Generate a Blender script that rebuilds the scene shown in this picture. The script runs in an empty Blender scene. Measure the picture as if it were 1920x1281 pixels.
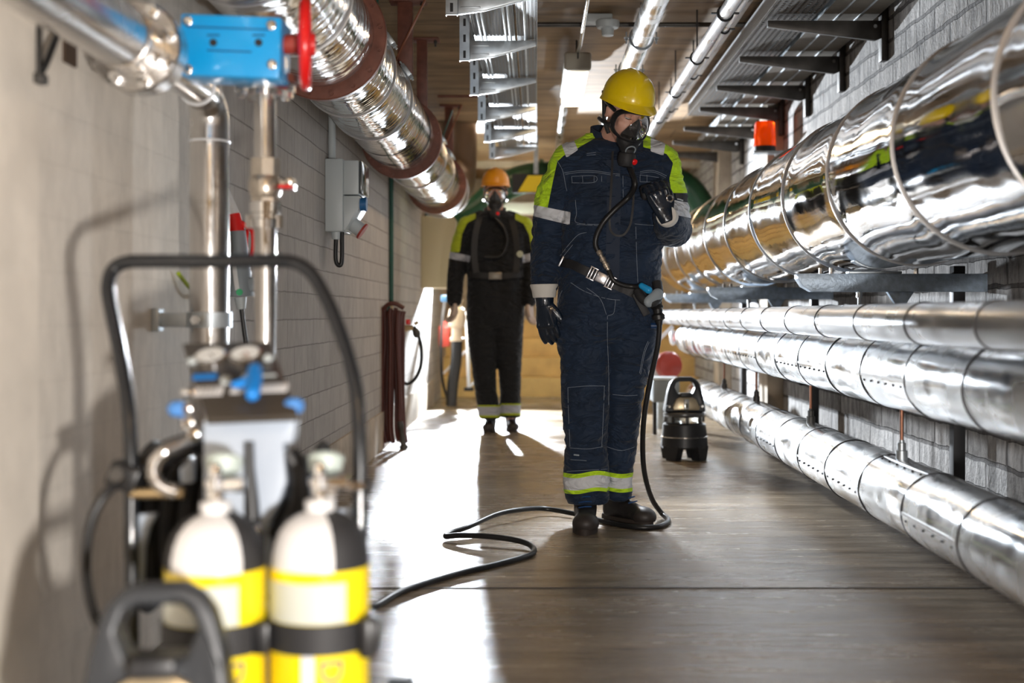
import bpy, bmesh, math, random
import numpy as np
from mathutils import Vector, Matrix, Quaternion, noise, Euler
from mathutils.bvhtree import BVHTree
random.seed(7)
SC = bpy.context.scene
COL = SC.collection
PI = math.pi
F = 2400.0; VX = 1005.0; VY = 588.0; CH = 0.87       # focal length in px, vanishing point, eye height

def P(px, py, Y):
    return Vector(((px - VX) * Y / F, Y, CH - (py - VY) * Y / F))
def G(px, py, z=0.0):
    Y = (CH - z) * F / (py - VY)
    return Vector(((px - VX) * Y / F, Y, z))

# ---------------------------------------------------------------- materials
MATS = {}
def nm(name):
    m = bpy.data.materials.new(name); m.use_nodes = True
    nt = m.node_tree; b = nt.nodes['Principled BSDF']
    return m, nt, b
def setin(b, **kw):
    for k, v in kw.items():
        k = k.replace('_', ' ')
        if k in b.inputs: b.inputs[k].default_value = v
def mat(name, col, rough=0.5, metal=0.0, spec=0.5, coat=0.0, noise_amt=0.0, nscale=20, bump=0.0, bscale=60, rvar=0.0, stretch=(1,1,1), emis=None, estr=0, trans=0.0, ior=1.45, sheen=0.0, alpha=1.0):
    if name in MATS: return MATS[name]
    m, nt, b = nm(name)
    N, L = nt.nodes, nt.links
    setin(b, Base_Color=(*col, 1), Roughness=rough, Metallic=metal, IOR=ior)
    b.inputs['Specular IOR Level'].default_value = spec
    b.inputs['Coat Weight'].default_value = coat
    b.inputs['Transmission Weight'].default_value = trans
    b.inputs['Sheen Weight'].default_value = sheen
    b.inputs['Alpha'].default_value = alpha
    if emis:
        b.inputs['Emission Color'].default_value = (*emis, 1); b.inputs['Emission Strength'].default_value = estr
    if noise_amt or bump or rvar:
        tc = N.new('ShaderNodeTexCoord'); mp = N.new('ShaderNodeMapping'); L.new(tc.outputs['Object'], mp.inputs[0])
        mp.inputs['Scale'].default_value = stretch
    if noise_amt or rvar:
        nz = N.new('ShaderNodeTexNoise'); nz.inputs['Scale'].default_value = nscale; nz.inputs['Detail'].default_value = 6
        L.new(mp.outputs[0], nz.inputs[0])
        if noise_amt:
            mr = N.new('ShaderNodeMapRange'); mr.inputs[1].default_value = .3; mr.inputs[2].default_value = .7
            mr.inputs[3].default_value = 1 - noise_amt; mr.inputs[4].default_value = 1 + noise_amt
            L.new(nz.outputs[0], mr.inputs[0])
            vm = N.new('ShaderNodeVectorMath'); vm.operation = 'SCALE'; vm.inputs[0].default_value = col
            L.new(mr.outputs[0], vm.inputs['Scale']); L.new(vm.outputs[0], b.inputs['Base Color'])
        if rvar:
            mr = N.new('ShaderNodeMapRange'); mr.inputs[1].default_value = .35; mr.inputs[2].default_value = .65
            mr.inputs[3].default_value = max(0.02, rough - rvar); mr.inputs[4].default_value = min(1, rough + rvar)
            L.new(nz.outputs[0], mr.inputs[0]); L.new(mr.outputs[0], b.inputs['Roughness'])
    if bump:
        n2 = N.new('ShaderNodeTexNoise'); n2.inputs['Scale'].default_value = bscale; n2.inputs['Detail'].default_value = 4
        L.new(mp.outputs[0], n2.inputs[0])
        bp = N.new('ShaderNodeBump'); bp.inputs['Strength'].default_value = 1; bp.inputs['Distance'].default_value = bump
        L.new(n2.outputs[0], bp.inputs['Height']); L.new(bp.outputs[0], b.inputs['Normal'])
    MATS[name] = m
    return m

def block_wall(name, c1, c2, mortar, bw, bh, ms, bump, yshift=0.0, warp=0.004, streak=0.25, plaster_to=None, rough=.8):
    """Masonry on a wall in the YZ plane; blocks bw x bh."""
    m, nt, b = nm(name); N, L = nt.nodes, nt.links
    tc = N.new('ShaderNodeTexCoord'); sx = N.new('ShaderNodeSeparateXYZ'); L.new(tc.outputs['Object'], sx.inputs[0])
    wz = N.new('ShaderNodeTexNoise'); wz.inputs['Scale'].default_value = 9; wz.inputs['Detail'].default_value = 5
    L.new(tc.outputs['Object'], wz.inputs[0])
    def math_(op, a, bb, c=None):
        n = N.new('ShaderNodeMath'); n.operation = op
        for i, v in enumerate((a, bb, c)):
            if v is None: continue
            if isinstance(v, (int, float)): n.inputs[i].default_value = v
            else: L.new(v, n.inputs[i])
        return n.outputs[0]
    wv = math_('MULTIPLY', math_('SUBTRACT', wz.outputs[0], .5), warp * 2)
    y = math_('ADD', sx.outputs[1], wv); z = math_('ADD', math_('ADD', sx.outputs[2], wv), yshift)
    cb = N.new('ShaderNodeCombineXYZ'); L.new(y, cb.inputs[0]); L.new(z, cb.inputs[1])
    br = N.new('ShaderNodeTexBrick'); L.new(cb.outputs[0], br.inputs[0])
    br.inputs['Scale'].default_value = 1; br.inputs['Brick Width'].default_value = bw; br.inputs['Row Height'].default_value = bh
    br.inputs['Mortar Size'].default_value = ms; br.inputs['Mortar Smooth'].default_value = .3
    br.inputs['Color1'].default_value = (*c1, 1); br.inputs['Color2'].default_value = (*c2, 1); br.inputs['Mortar'].default_value = (*mortar, 1)
    br.inputs['Bias'].default_value = -.1
    # vertical streaks + grime
    mp = N.new('ShaderNodeMapping'); mp.inputs['Scale'].default_value = (8, 8, 3.2); L.new(tc.outputs['Object'], mp.inputs[0])
    st = N.new('ShaderNodeTexNoise'); st.inputs['Scale'].default_value = 2.2; st.inputs['Detail'].default_value = 9; st.inputs['Roughness'].default_value = .68
    L.new(mp.outputs[0], st.inputs[0])
    mr = N.new('ShaderNodeMapRange'); mr.inputs[1].default_value = .3; mr.inputs[2].default_value = .7
    mr.inputs[3].default_value = 1 - streak; mr.inputs[4].default_value = 1 + streak * .7
    L.new(st.outputs[0], mr.inputs[0])
    col = br.outputs['Color']; mrp = None
    if plaster_to is not None:   # near stretch carries a smooth render coat: joints fade
        mrp = N.new('ShaderNodeMapRange'); mrp.inputs[1].default_value = plaster_to - .03; mrp.inputs[2].default_value = plaster_to + .03
        mrp.inputs[3].default_value = .82; mrp.inputs[4].default_value = 0
        L.new(sx.outputs[1], mrp.inputs[0])
        mx = N.new('ShaderNodeMix'); mx.data_type = 'RGBA'; L.new(mrp.outputs[0], mx.inputs[0])
        L.new(col, mx.inputs[6]); mx.inputs[7].default_value = (.74, .68, .60, 1); col = mx.outputs[2]
    vm = N.new('ShaderNodeVectorMath'); vm.operation = 'SCALE'; L.new(col, vm.inputs[0]); L.new(mr.outputs[0], vm.inputs['Scale'])
    L.new(vm.outputs[0], b.inputs['Base Color'])
    b.inputs['Roughness'].default_value = rough
    inv = math_('SUBTRACT', 1.0, br.outputs['Fac'])
    if mrp is not None: inv = math_('MULTIPLY', inv, math_('SUBTRACT', 1.0, mrp.outputs[0]))
    h = math_('ADD', math_('MULTIPLY', inv, 1.0), math_('MULTIPLY', st.outputs[0], .6))
    fn = N.new('ShaderNodeTexNoise'); fn.inputs['Scale'].default_value = 60; fn.inputs['Detail'].default_value = 5; L.new(tc.outputs['Object'], fn.inputs[0])
    h = math_('ADD', h, math_('MULTIPLY', fn.outputs[0], .35))
    bp = N.new('ShaderNodeBump'); bp.inputs['Strength'].default_value = 1; bp.inputs['Distance'].default_value = bump
    L.new(h, bp.inputs['Height']); L.new(bp.outputs[0], b.inputs['Normal'])
    return m

def floor_mat():
    m, nt, b = nm('wet_concrete_floor'); N, L = nt.nodes, nt.links
    tc = N.new('ShaderNodeTexCoord')
    def nz(scale, st, det=7, rg=.6):
        mp = N.new('ShaderNodeMapping'); mp.inputs['Scale'].default_value = st; L.new(tc.outputs['Object'], mp.inputs[0])
        n = N.new('ShaderNodeTexNoise'); n.inputs['Scale'].default_value = scale; n.inputs['Detail'].default_value = det; n.inputs['Roughness'].default_value = rg
        L.new(mp.outputs[0], n.inputs[0]); return n.outputs[0]
    big = nz(1.3, (1, 1, 1)); swirl = nz(2.0, (.8, 5.0, 1), 8, .65); fine = nz(55, (.5, 1.6, 1), 6, .7); mid = nz(7, (.5, 2.2, 1), 6, .6)
    cr = N.new('ShaderNodeValToRGB'); L.new(swirl, cr.inputs[0])
    cr.color_ramp.elements[0].position = .3; cr.color_ramp.elements[0].color = (.14, .105, .07, 1)
    cr.color_ramp.elements[1].position = .72; cr.color_ramp.elements[1].color = (.36, .285, .20, 1)
    mx = N.new('ShaderNodeMix'); mx.data_type = 'RGBA'; mx.blend_type = 'MULTIPLY'; mx.inputs[0].default_value = .55
    c2 = N.new('ShaderNodeValToRGB'); L.new(fine, c2.inputs[0]); c2.color_ramp.elements[0].position = .35; c2.color_ramp.elements[0].color = (.55, .55, .55, 1)
    c2.color_ramp.elements[1].position = .6
    L.new(cr.outputs[0], mx.inputs[6]); L.new(c2.outputs[0], mx.inputs[7])
    # expansion joint across the slab
    L.new(mx.outputs[2], b.inputs['Base Color'])
    ma = N.new('ShaderNodeMath'); ma.operation = 'ADD'; L.new(big, ma.inputs[0]); L.new(swirl, ma.inputs[1])
    mr = N.new('ShaderNodeMapRange'); L.new(ma.outputs[0], mr.inputs[0]); mr.inputs[1].default_value = .75; mr.inputs[2].default_value = 1.25
    mr.inputs[3].default_value = .12; mr.inputs[4].default_value = .36
    L.new(mr.outputs[0], b.inputs['Roughness'])
    a1 = N.new('ShaderNodeMath'); a1.operation = 'MULTIPLY_ADD'; L.new(fine, a1.inputs[0]); a1.inputs[1].default_value = .22; L.new(swirl, a1.inputs[2])
    a2 = N.new('ShaderNodeMath'); a2.operation = 'MULTIPLY_ADD'; L.new(mid, a2.inputs[0]); a2.inputs[1].default_value = .8; L.new(a1.outputs[0], a2.inputs[2])
    bp = N.new('ShaderNodeBump'); bp.inputs['Strength'].default_value = 1; bp.inputs['Distance'].default_value = .011
    L.new(a2.outputs[0], bp.inputs['Height']); L.new(bp.outputs[0], b.inputs['Normal'])
    b.inputs['Specular IOR Level'].default_value = .85
    return m

def board_mat(name, c1, c2):
    """Ceiling cast against boards running across the tunnel."""
    m, nt, b = nm(name); N, L = nt.nodes, nt.links
    tc = N.new('ShaderNodeTexCoord')
    br = N.new('ShaderNodeTexBrick'); L.new(tc.outputs['Object'], br.inputs[0]); br.inputs['Scale'].default_value = 1
    br.inputs['Brick Width'].default_value = 2.4; br.inputs['Row Height'].default_value = .5; br.inputs['Mortar Size'].default_value = .006
    br.inputs['Color1'].default_value = (*c1, 1); br.inputs['Color2'].default_value = (*c2, 1); br.inputs['Mortar'].default_value = (c1[0]*.35, c1[1]*.35, c1[2]*.35, 1)
    mp = N.new('ShaderNodeMapping'); mp.inputs['Scale'].default_value = (1, 3, 1); L.new(tc.outputs['Object'], mp.inputs[0])
    n = N.new('ShaderNodeTexNoise'); n.inputs['Scale'].default_value = 2.5; n.inputs['Detail'].default_value = 8; L.new(mp.outputs[0], n.inputs[0])
    mr = N.new('ShaderNodeMapRange'); L.new(n.outputs[0], mr.inputs[0]); mr.inputs[1].default_value = .3; mr.inputs[2].default_value = .7; mr.inputs[3].default_value = .6; mr.inputs[4].default_value = 1.25
    vm = N.new('ShaderNodeVectorMath'); vm.operation = 'SCALE'; L.new(br.outputs['Color'], vm.inputs[0]); L.new(mr.outputs[0], vm.inputs['Scale'])
    L.new(vm.outputs[0], b.inputs['Base Color']); b.inputs['Roughness'].default_value = .75
    bp = N.new('ShaderNodeBump'); bp.inputs['Distance'].default_value = .004; L.new(n.outputs[0], bp.inputs['Height']); L.new(bp.outputs[0], b.inputs['Normal'])
    return m

def clad_mat(name, col=(.78, .79, .80), rough=.22, rvar=.1, bump=.004, bscale=5, stretch=(1, .5, 1), crinkle=.0):
    """Sheet-metal cladding: mirror-like with slow dents and brushed haze."""
    m, nt, b = nm(name); N, L = nt.nodes, nt.links
    tc = N.new('ShaderNodeTexCoord')
    def nz(scale, st, det):
        mp = N.new('ShaderNodeMapping'); mp.inputs['Scale'].default_value = st; L.new(tc.outputs['Object'], mp.inputs[0])
        n = N.new('ShaderNodeTexNoise'); n.inputs['Scale'].default_value = scale; n.inputs['Detail'].default_value = det
        L.new(mp.outputs[0], n.inputs[0]); return n.outputs[0]
    setin(b, Base_Color=(*col, 1), Metallic=1.0)
    r = nz(6, (1, 1, 1), 7)
    mr = N.new('ShaderNodeMapRange'); L.new(r, mr.inputs[0]); mr.inputs[1].default_value = .35; mr.inputs[2].default_value = .68
    mr.inputs[3].default_value = max(.03, rough - rvar); mr.inputs[4].default_value = rough + rvar
    L.new(mr.outputs[0], b.inputs['Roughness'])
    h = nz(bscale, stretch, 2); h2 = nz(30, (1, .4, 1), 3)
    a = N.new('ShaderNodeMath'); a.operation = 'MULTIPLY_ADD'; L.new(h2, a.inputs[0]); a.inputs[1].default_value = .05 + crinkle; L.new(h, a.inputs[2])
    bp = N.new('ShaderNodeBump'); bp.inputs['Strength'].default_value = 1; bp.inputs['Distance'].default_value = bump
    L.new(a.outputs[0], bp.inputs['Height']); L.new(bp.outputs[0], b.inputs['Normal'])
    d = nz(3, (1, 1, 1), 8)
    m2 = N.new('ShaderNodeMapRange'); L.new(d, m2.inputs[0]); m2.inputs[1].default_value = .3; m2.inputs[2].default_value = .7; m2.inputs[3].default_value = .8; m2.inputs[4].default_value = 1.05
    vm = N.new('ShaderNodeVectorMath'); vm.operation = 'SCALE'; vm.inputs[0].default_value = col; L.new(m2.outputs[0], vm.inputs['Scale']); L.new(vm.outputs[0], b.inputs['Base Color'])
    return m

def tray_mat(name, base, sx, sy):
    """Galvanised tray floor with rows of punched slots (real holes through alpha)."""
    m, nt, b = nm(name); N, L = nt.nodes, nt.links
    setin(b, Base_Color=(*base, 1), Metallic=.8, Roughness=.55)
    tc = N.new('ShaderNodeTexCoord'); s = N.new('ShaderNodeSeparateXYZ'); L.new(tc.outputs['Object'], s.inputs[0])
    def M(op, a, bb):
        n = N.new('ShaderNodeMath'); n.operation = op
        for i, v in enumerate((a, bb)):
            if isinstance(v, (int, float)): n.inputs[i].default_value = v
            else: L.new(v, n.inputs[i])
        return n.outputs[0]
    fx = M('FRACT', M('MULTIPLY', s.outputs[0], sx), 0); fy = M('FRACT', M('MULTIPLY', s.outputs[1], sy), 0)
    hole = M('MULTIPLY', M('LESS_THAN', M('ABSOLUTE', M('SUBTRACT', fx, .5), 0), .22), M('LESS_THAN', M('ABSOLUTE', M('SUBTRACT', fy, .5), 0), .3))
    L.new(M('SUBTRACT', 1.0, hole), b.inputs['Alpha'])
    return m

# ---------------------------------------------------------------- geometry
def frame_of(d, up=None):
    d = Vector(d).normalized()
    u = Vector(up) if up is not None else (Vector((0, 0, 1)) if abs(d.z) < .9 else Vector((1, 0, 0)))
    x = u.cross(d).normalized(); y = d.cross(x).normalized()
    return x, y, d

class MB:
    def __init__(s): s.bm = bmesh.new(); s.mi = 0
    def face(s, vs):
        try:
            f = s.bm.faces.new(vs); f.material_index = s.mi; return f
        except ValueError: return None
    def rings(s, rs, cap=True, closed=False):
        V = [[s.bm.verts.new(p) for p in r] for r in rs]
        n = len(V[0]); k = len(V)
        for i in range(k if closed else k - 1):
            a, b = V[i], V[(i + 1) % k]
            for j in range(n): s.face((a[j], a[(j + 1) % n], b[(j + 1) % n], b[j]))
        if cap and not closed:
            s.face(V[0][::-1]); s.face(V[-1])
        return s
    def box(s, c, size, rot=None, bev=0.0, seg=2):
        M = Matrix.Translation(Vector(c)) @ (rot.to_4x4() if rot is not None else Matrix.Identity(4))
        hx, hy, hz = [v / 2 for v in size]
        bm = bmesh.new()
        vs = [bm.verts.new((x, y, z)) for x in (-hx, hx) for y in (-hy, hy) for z in (-hz, hz)]
        for q in ((0,1,3,2),(4,6,7,5),(0,4,5,1),(2,3,7,6),(0,2,6,4),(1,5,7,3)): bm.faces.new([vs[i] for i in q])
        if bev > 0: bmesh.ops.bevel(bm, geom=bm.edges[:], offset=min(bev, min(hx, hy, hz) * .95), segments=seg, affect='EDGES', profile=.5)
        return s.join(bm, M)
    def join(s, bm, M=None):
        if M is not None: bm.transform(M)
        mp = {v: s.bm.verts.new(v.co) for v in bm.verts}
        for f in bm.faces:
            try:
                g = s.bm.faces.new([mp[v] for v in f.verts]); g.material_index = s.mi
            except ValueError: pass
        bm.free(); return s
    def cone(s, p0, p1, r0, r1=None, n=24, cap=True):
        r1 = r0 if r1 is None else r1
        p0, p1 = Vector(p0), Vector(p1); x, y, d = frame_of(p1 - p0)
        rs = [[p + (x * math.cos(a) + y * math.sin(a)) * r for a in (2 * PI * j / n for j in range(n))] for p, r in ((p0, r0), (p1, r1))]
        return s.rings(rs, cap)
    def lathe(s, p0, d, prof, n=32, cap=True, up=None):
        """prof: list of (t along d, radius)"""
        p0 = Vector(p0); x, y, d = frame_of(d, up)
        rs = [[p0 + d * t + (x * math.cos(2*PI*j/n) + y * math.sin(2*PI*j/n)) * max(r, 1e-4) for j in range(n)] for t, r in prof]
        return s.rings(rs, cap)
    def tube(s, pts, r, n=12, cap=True, closed=False, spline=0):
        pts = [Vector(p) for p in pts]
        if spline: pts = catmull(pts, spline, closed)
        k = len(pts); rr = r if isinstance(r, (list, tuple)) else [r] * k
        if len(rr) != k: rr = [np.interp(i / (k - 1), np.linspace(0, 1, len(rr)), rr) for i in range(k)]
        x = None; rs = []
        for i, p in enumerate(pts):
            if closed: d = (pts[(i + 1) % k] - pts[i - 1]).normalized()
            else: d = (pts[min(i + 1, k - 1)] - pts[max(i - 1, 0)]).normalized()
            if x is None: x, y, _ = frame_of(d)
            else:
                x = (x - d * x.dot(d)).normalized(); y = d.cross(x)
            rs.append([p + (x * math.cos(2*PI*j/n) + y * math.sin(2*PI*j/n)) * rr[i] for j in range(n)])
        return s.rings(rs, cap, closed)
    def torus(s, c, axis, R, r, n=48, m=8, a0=0, a1=2*PI):
        c = Vector(c); x, y, d = frame_of(axis)
        full = abs(a1 - a0 - 2 * PI) < 1e-6
        k = n if full else n + 1
        pts = [c + (x * math.cos(a0 + (a1 - a0) * i / n) + y * math.sin(a0 + (a1 - a0) * i / n)) * R for i in range(k)]
        return s.tube(pts, r, m, True, full)
    def ball(s, c, r, n=20, M=None, zcut=None):
        rx, ry, rz = r if isinstance(r, (tuple, list)) else (r, r, r)
        rs = []
        k = n // 2
        for i in range(1, k):
            th = PI * i / k
            rs.append([Vector((rx*math.sin(th)*math.cos(2*PI*j/n), ry*math.sin(th)*math.sin(2*PI*j/n), -rz*math.cos(th))) for j in range(n)])
        c = Vector(c)
        T = lambda v: (M @ v if M is not None else v) + c
        rs = [[T(v) for v in q] for q in rs]
        V = [[s.bm.verts.new(p) for p in q] for q in rs]
        b0 = s.bm.verts.new(T(Vector((0, 0, -rz)))); b1 = s.bm.verts.new(T(Vector((0, 0, rz))))
        for i in range(len(V) - 1):
            for j in range(n): s.face((V[i][j], V[i][(j+1) % n], V[i+1][(j+1) % n], V[i+1][j]))
        for j in range(n):
            s.face((b0, V[0][(j+1) % n], V[0][j])); s.face((b1, V[-1][j], V[-1][(j+1) % n]))
        return s
    def capsule(s, p0, p1, r0, r1, n=16, sx=1.0, up=None):
        p0, p1 = Vector(p0), Vector(p1); x, y, d = frame_of(p1 - p0, up); L = (p1 - p0).length
        prof = [(-r0*math.cos(a), r0*math.sin(a)) for a in (PI/2*i/5 for i in range(1, 6))] + [(L + r1*math.sin(a), r1*math.cos(a)) for a in (PI/2*i/5 for i in range(0, 5))]
        rs = [[p0 + d*t + (x*math.cos(2*PI*j/n)*sx + y*math.sin(2*PI*j/n))*r for j in range(n)] for t, r in prof]
        return s.rings(rs)
    def prism(s, pts, d, bev=0.0):
        """pts: planar polygon (world), extruded by vector d"""
        bm = bmesh.new(); d = Vector(d)
        a = [bm.verts.new(Vector(p)) for p in pts]; b = [bm.verts.new(Vector(p) + d) for p in pts]
        bm.faces.new(a[::-1]); bm.faces.new(b); n = len(a)
        for i in range(n): bm.faces.new((a[i], a[(i+1) % n], b[(i+1) % n], b[i]))
        bmesh.ops.recalc_face_normals(bm, faces=bm.faces[:])
        if bev > 0: bmesh.ops.bevel(bm, geom=bm.edges[:], offset=bev, segments=2, affect='EDGES', profile=.5)
        return s.join(bm)
    def disc_hex(s, c, d, r, h):
        c = Vector(c); return s.cone(c, c + Vector(d).normalized() * h, r, r, n=6)
    def build(s, name, m, parent=None, smooth=True, angle=35, mats=None):
        bmesh.ops.recalc_face_normals(s.bm, faces=s.bm.faces[:])
        if parent is not None and s.bm.verts:
            root = parent; 
            s.bm.transform(wm(parent).inverted())
        me = bpy.data.meshes.new(name); s.bm.to_mesh(me); s.bm.free()
        for q in (mats or [m]): me.materials.append(q)
        if smooth:
            me.polygons.foreach_set('use_smooth', [True] * len(me.polygons))
            try: me.set_sharp_from_angle(angle=math.radians(angle))
            except Exception: pass
        o = bpy.data.objects.new(name, me); COL.objects.link(o)
        if parent is not None: o.parent = parent
        return o

def wm(o):
    M = o.matrix_basis.copy()
    while o.parent is not None:
        o = o.parent; M = o.matrix_basis @ M
    return M
def catmull(pts, k, closed=False):
    out = []; n = len(pts)
    rng = range(n) if closed else range(n - 1)
    for i in rng:
        if closed: p0, p1, p2, p3 = pts[i-1], pts[i], pts[(i+1) % n], pts[(i+2) % n]
        else: p0, p1, p2, p3 = pts[max(i-1, 0)], pts[i], pts[i+1], pts[min(i+2, n-1)]
        for j in range(k):
            t = j / k
            out.append(.5 * ((2*p1) + (p2-p0)*t + (2*p0-5*p1+4*p2-p3)*t*t + (-p0+3*p1-3*p2+p3)*t**3))
    if not closed: out.append(pts[-1])
    return out

def tag(o, label=None, cat=None, group=None, kind=None):
    if label: o['label'] = label
    if cat: o['category'] = cat
    if group: o['group'] = group
    if kind: o['kind'] = kind
    return o
def thing(name, label, cat, loc=(0, 0, 0), group=None, rz=0.0):
    o = bpy.data.objects.new(name, None); COL.objects.link(o)
    o.empty_display_size = .1
    o.location = loc; o.rotation_euler = (0, 0, rz)
    return tag(o, label, cat, group)
def copy_tree(o, parent=None):
    c = o.copy(); COL.objects.link(c)
    if parent is not None: c.parent = parent
    for ch in [q for q in COL.objects if q.parent == o]: copy_tree(ch, c)
    return c
def struct(mb, name, m, smooth=False):
    return tag(mb.build(name, m, smooth=smooth), kind='structure')
def text_mb(mb, s, size, M, depth=.0006, bend=None, spacing=1.0):
    cu = bpy.data.curves.new('t', 'FONT'); cu.body = s; cu.size = size; cu.align_x = 'CENTER'; cu.align_y = 'CENTER'; cu.extrude = depth; cu.space_character = spacing
    ob = bpy.data.objects.new('t', cu); COL.objects.link(ob)
    dg = bpy.context.evaluated_depsgraph_get(); me = bpy.data.meshes.new_from_object(ob.evaluated_get(dg))
    bm = bmesh.new(); bm.from_mesh(me)
    bmesh.ops.subdivide_edges(bm, edges=[e for e in bm.edges if e.calc_length() > size * .1], cuts=2)
    if bend:
        for v in bm.verts: v.co = bend(v.co)
    bm.transform(M)
    bpy.data.objects.remove(ob); bpy.data.curves.remove(cu); bpy.data.meshes.remove(me)
    return mb.join(bm)

def remeshed(mb, voxel, smooth_it=3, lam=.5):
    """Union of everything in the builder as one continuous skin -> (verts, faces)"""
    bmesh.ops.recalc_face_normals(mb.bm, faces=mb.bm.faces[:])
    me = bpy.data.meshes.new('tmp'); mb.bm.to_mesh(me); mb.bm.free()
    ob = bpy.data.objects.new('tmp', me); COL.objects.link(ob)
    md = ob.modifiers.new('r', 'REMESH'); md.mode = 'VOXEL'; md.voxel_size = voxel; md.adaptivity = 0
    dg = bpy.context.evaluated_depsgraph_get(); m2 = bpy.data.meshes.new_from_object(ob.evaluated_get(dg))
    n = len(m2.vertices); co = np.empty(n * 3); m2.vertices.foreach_get('co', co); co = co.reshape(-1, 3)
    e = np.empty(len(m2.edges) * 2, dtype=int); m2.edges.foreach_get('vertices', e); e = e.reshape(-1, 2)
    deg = np.bincount(e.ravel(), minlength=n).astype(float)[:, None]; deg[deg == 0] = 1
    for _ in range(smooth_it):
        s = np.zeros_like(co)
        for k in range(3):
            s[:, k] = np.bincount(e[:, 0], co[e[:, 1], k], n) + np.bincount(e[:, 1], co[e[:, 0], k], n)
        co = co + lam * (s / deg - co)
    m2.vertices.foreach_set('co', co.ravel()); m2.update()
    bpy.data.objects.remove(ob); bpy.data.meshes.remove(me)
    return m2
def displace(me, fn):
    n = len(me.vertices)
    for v in me.vertices:
        pass
    nr = [v.normal.copy() for v in me.vertices]
    for i, v in enumerate(me.vertices): v.co = v.co + nr[i] * fn(v.co)
    me.update()
def mesh_obj(me, name, mats, parent=None):
    if parent is not None: me.transform(wm(parent).inverted())
    me.name = name
    me.materials.clear()
    for m in mats: me.materials.append(m)
    me.polygons.foreach_set('use_smooth', [True] * len(me.polygons))
    o = bpy.data.objects.new(name, me); COL.objects.link(o)
    if parent is not None: o.parent = parent
    return o
def poly_sdf(xy, poly):
    """signed distance (inside positive) from points to polygon"""
    p = np.array(poly, float); n = len(p); d = np.full(len(xy), 1e9); inside = np.zeros(len(xy), bool)
    for i in range(n):
        a, b = p[i], p[(i + 1) % n]; ab = b - a; t = np.clip(((xy - a) @ ab) / (ab @ ab), 0, 1)
        d = np.minimum(d, np.linalg.norm(xy - (a + t[:, None] * ab), axis=1))
        cond = ((a[1] > xy[:, 1]) != (b[1] > xy[:, 1]))
        with np.errstate(divide='ignore', invalid='ignore'):
            xi = (b[0] - a[0]) * (xy[:, 1] - a[1]) / (b[1] - a[1]) + a[0]
        inside ^= cond & (xy[:, 0] < xi)
    return np.where(inside, d, -d)
def set_attr(me, name, vals):
    a = me.attributes.new(name, 'FLOAT', 'POINT'); a.data.foreach_set('value', np.asarray(vals, dtype=np.float32))
# ================================================================ camera
cam = bpy.data.cameras.new('camera'); camo = bpy.data.objects.new('camera', cam); COL.objects.link(camo); SC.camera = camo
camo.location = (0, 0, CH); camo.rotation_euler = (PI / 2, 0, 0)
cam.sensor_width = 36; cam.lens = F * 36 / 1920
cam.shift_x = -(VX - 960) / 1920; cam.shift_y = -(640.5 - VY) / 1920
cam.clip_start = .05
cam.dof.use_dof = True; cam.dof.focus_distance = 5.2; cam.dof.aperture_fstop = 1.9
SC.view_settings.view_transform = 'Standard'; SC.view_settings.look = 'None'; SC.view_settings.gamma = 1
SC.view_settings.exposure = 0.0

# ================================================================ materials
M_wallL = block_wall('grey_block_masonry', (.40, .365, .33), (.34, .31, .28), (.23, .21, .19), .30, .1115, .0032, .003, yshift=.047, plaster_to=4.05, streak=.15)
M_wallR = block_wall('rough_stone_blocks', (.42, .40, .385), (.32, .305, .295), (.13, .12, .115), .42, .11, .010, .017, yshift=.02, warp=.013, streak=.7)
M_floor = floor_mat()
M_ceil = board_mat('board_marked_ceiling', (.31, .20, .105), (.25, .16, .08))
M_conc = mat('plain_concrete', (.42, .35, .27), .8, noise_amt=.25, nscale=6, bump=.004, bscale=30)
M_joint = mat('joint_sealant', (.03, .025, .02), .7)
M_cladD = clad_mat('mirror_cladding', (.82, .83, .85), .07, .04, .0045, 2.6, (1.2, .7, 1.2), .02)
M_cladL = clad_mat('duct_cladding', (.84, .84, .84), .13, .07, .006, 7, (1, 3.0, 1), .08)
M_cladP = clad_mat('aluminium_cladding', (.84, .86, .88), .26, .10, .007, 5, (1, .8, 1), .05)
M_cladG = clad_mat('dull_aluminium', (.55, .56, .58), .34, .08, .003, 6)
M_steel = clad_mat('stainless_pipe', (.70, .68, .66), .24, .05, .0008, 20)
M_wire = mat('band_wire', (.75, .76, .78), .3, .9)
M_wireW = mat('white_band', (.85, .86, .88), .35, .3)
M_seam = mat('dark_seam', (.05, .05, .055), .5, .5)
M_galv = mat('galvanised_steel', (.50, .55, .59), .38, .75, noise_amt=.22, nscale=14, rvar=.08)
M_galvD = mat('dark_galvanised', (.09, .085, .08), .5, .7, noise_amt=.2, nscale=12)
M_bluesteel = mat('blue_grey_paint', (.40, .50, .62), .40, .2, noise_amt=.25, nscale=30, bump=.002, bscale=90)
M_brown = mat('oxide_primer', (.16, .056, .036), .5, noise_amt=.25, nscale=18, bump=.001)
M_green = mat('green_paint', (.006, .050, .020), .35, coat=.2)
M_greenD = mat('dark_green_paint', (.01, .07, .05), .4)
M_black = mat('black_rubber', (.012, .012, .013), .38, spec=.5)
M_blackm = mat('matt_black', (.02, .02, .022), .6)
M_tubeblk = mat('black_enamel', (.008, .010, .013), .3, coat=.25)
M_brass = mat('brass', (.55, .42, .24), .3, .9)
M_chrome = mat('chrome', (.85, .85, .85), .1, 1.0)
M_copper = mat('copper_rod', (.30, .14, .09), .4, .8)
M_blue = mat('bright_blue_paint', (.005, .36, .82), .32, coat=.3)
M_blued = mat('blue_plastic', (.01, .20, .62), .35)
M_red = mat('red_enamel', (.72, .012, .012), .25, coat=.5)
M_reds = mat('dull_red', (.36, .045, .03), .4)
M_grey = mat('light_grey_plastic', (.46, .50, .51), .4)
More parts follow.
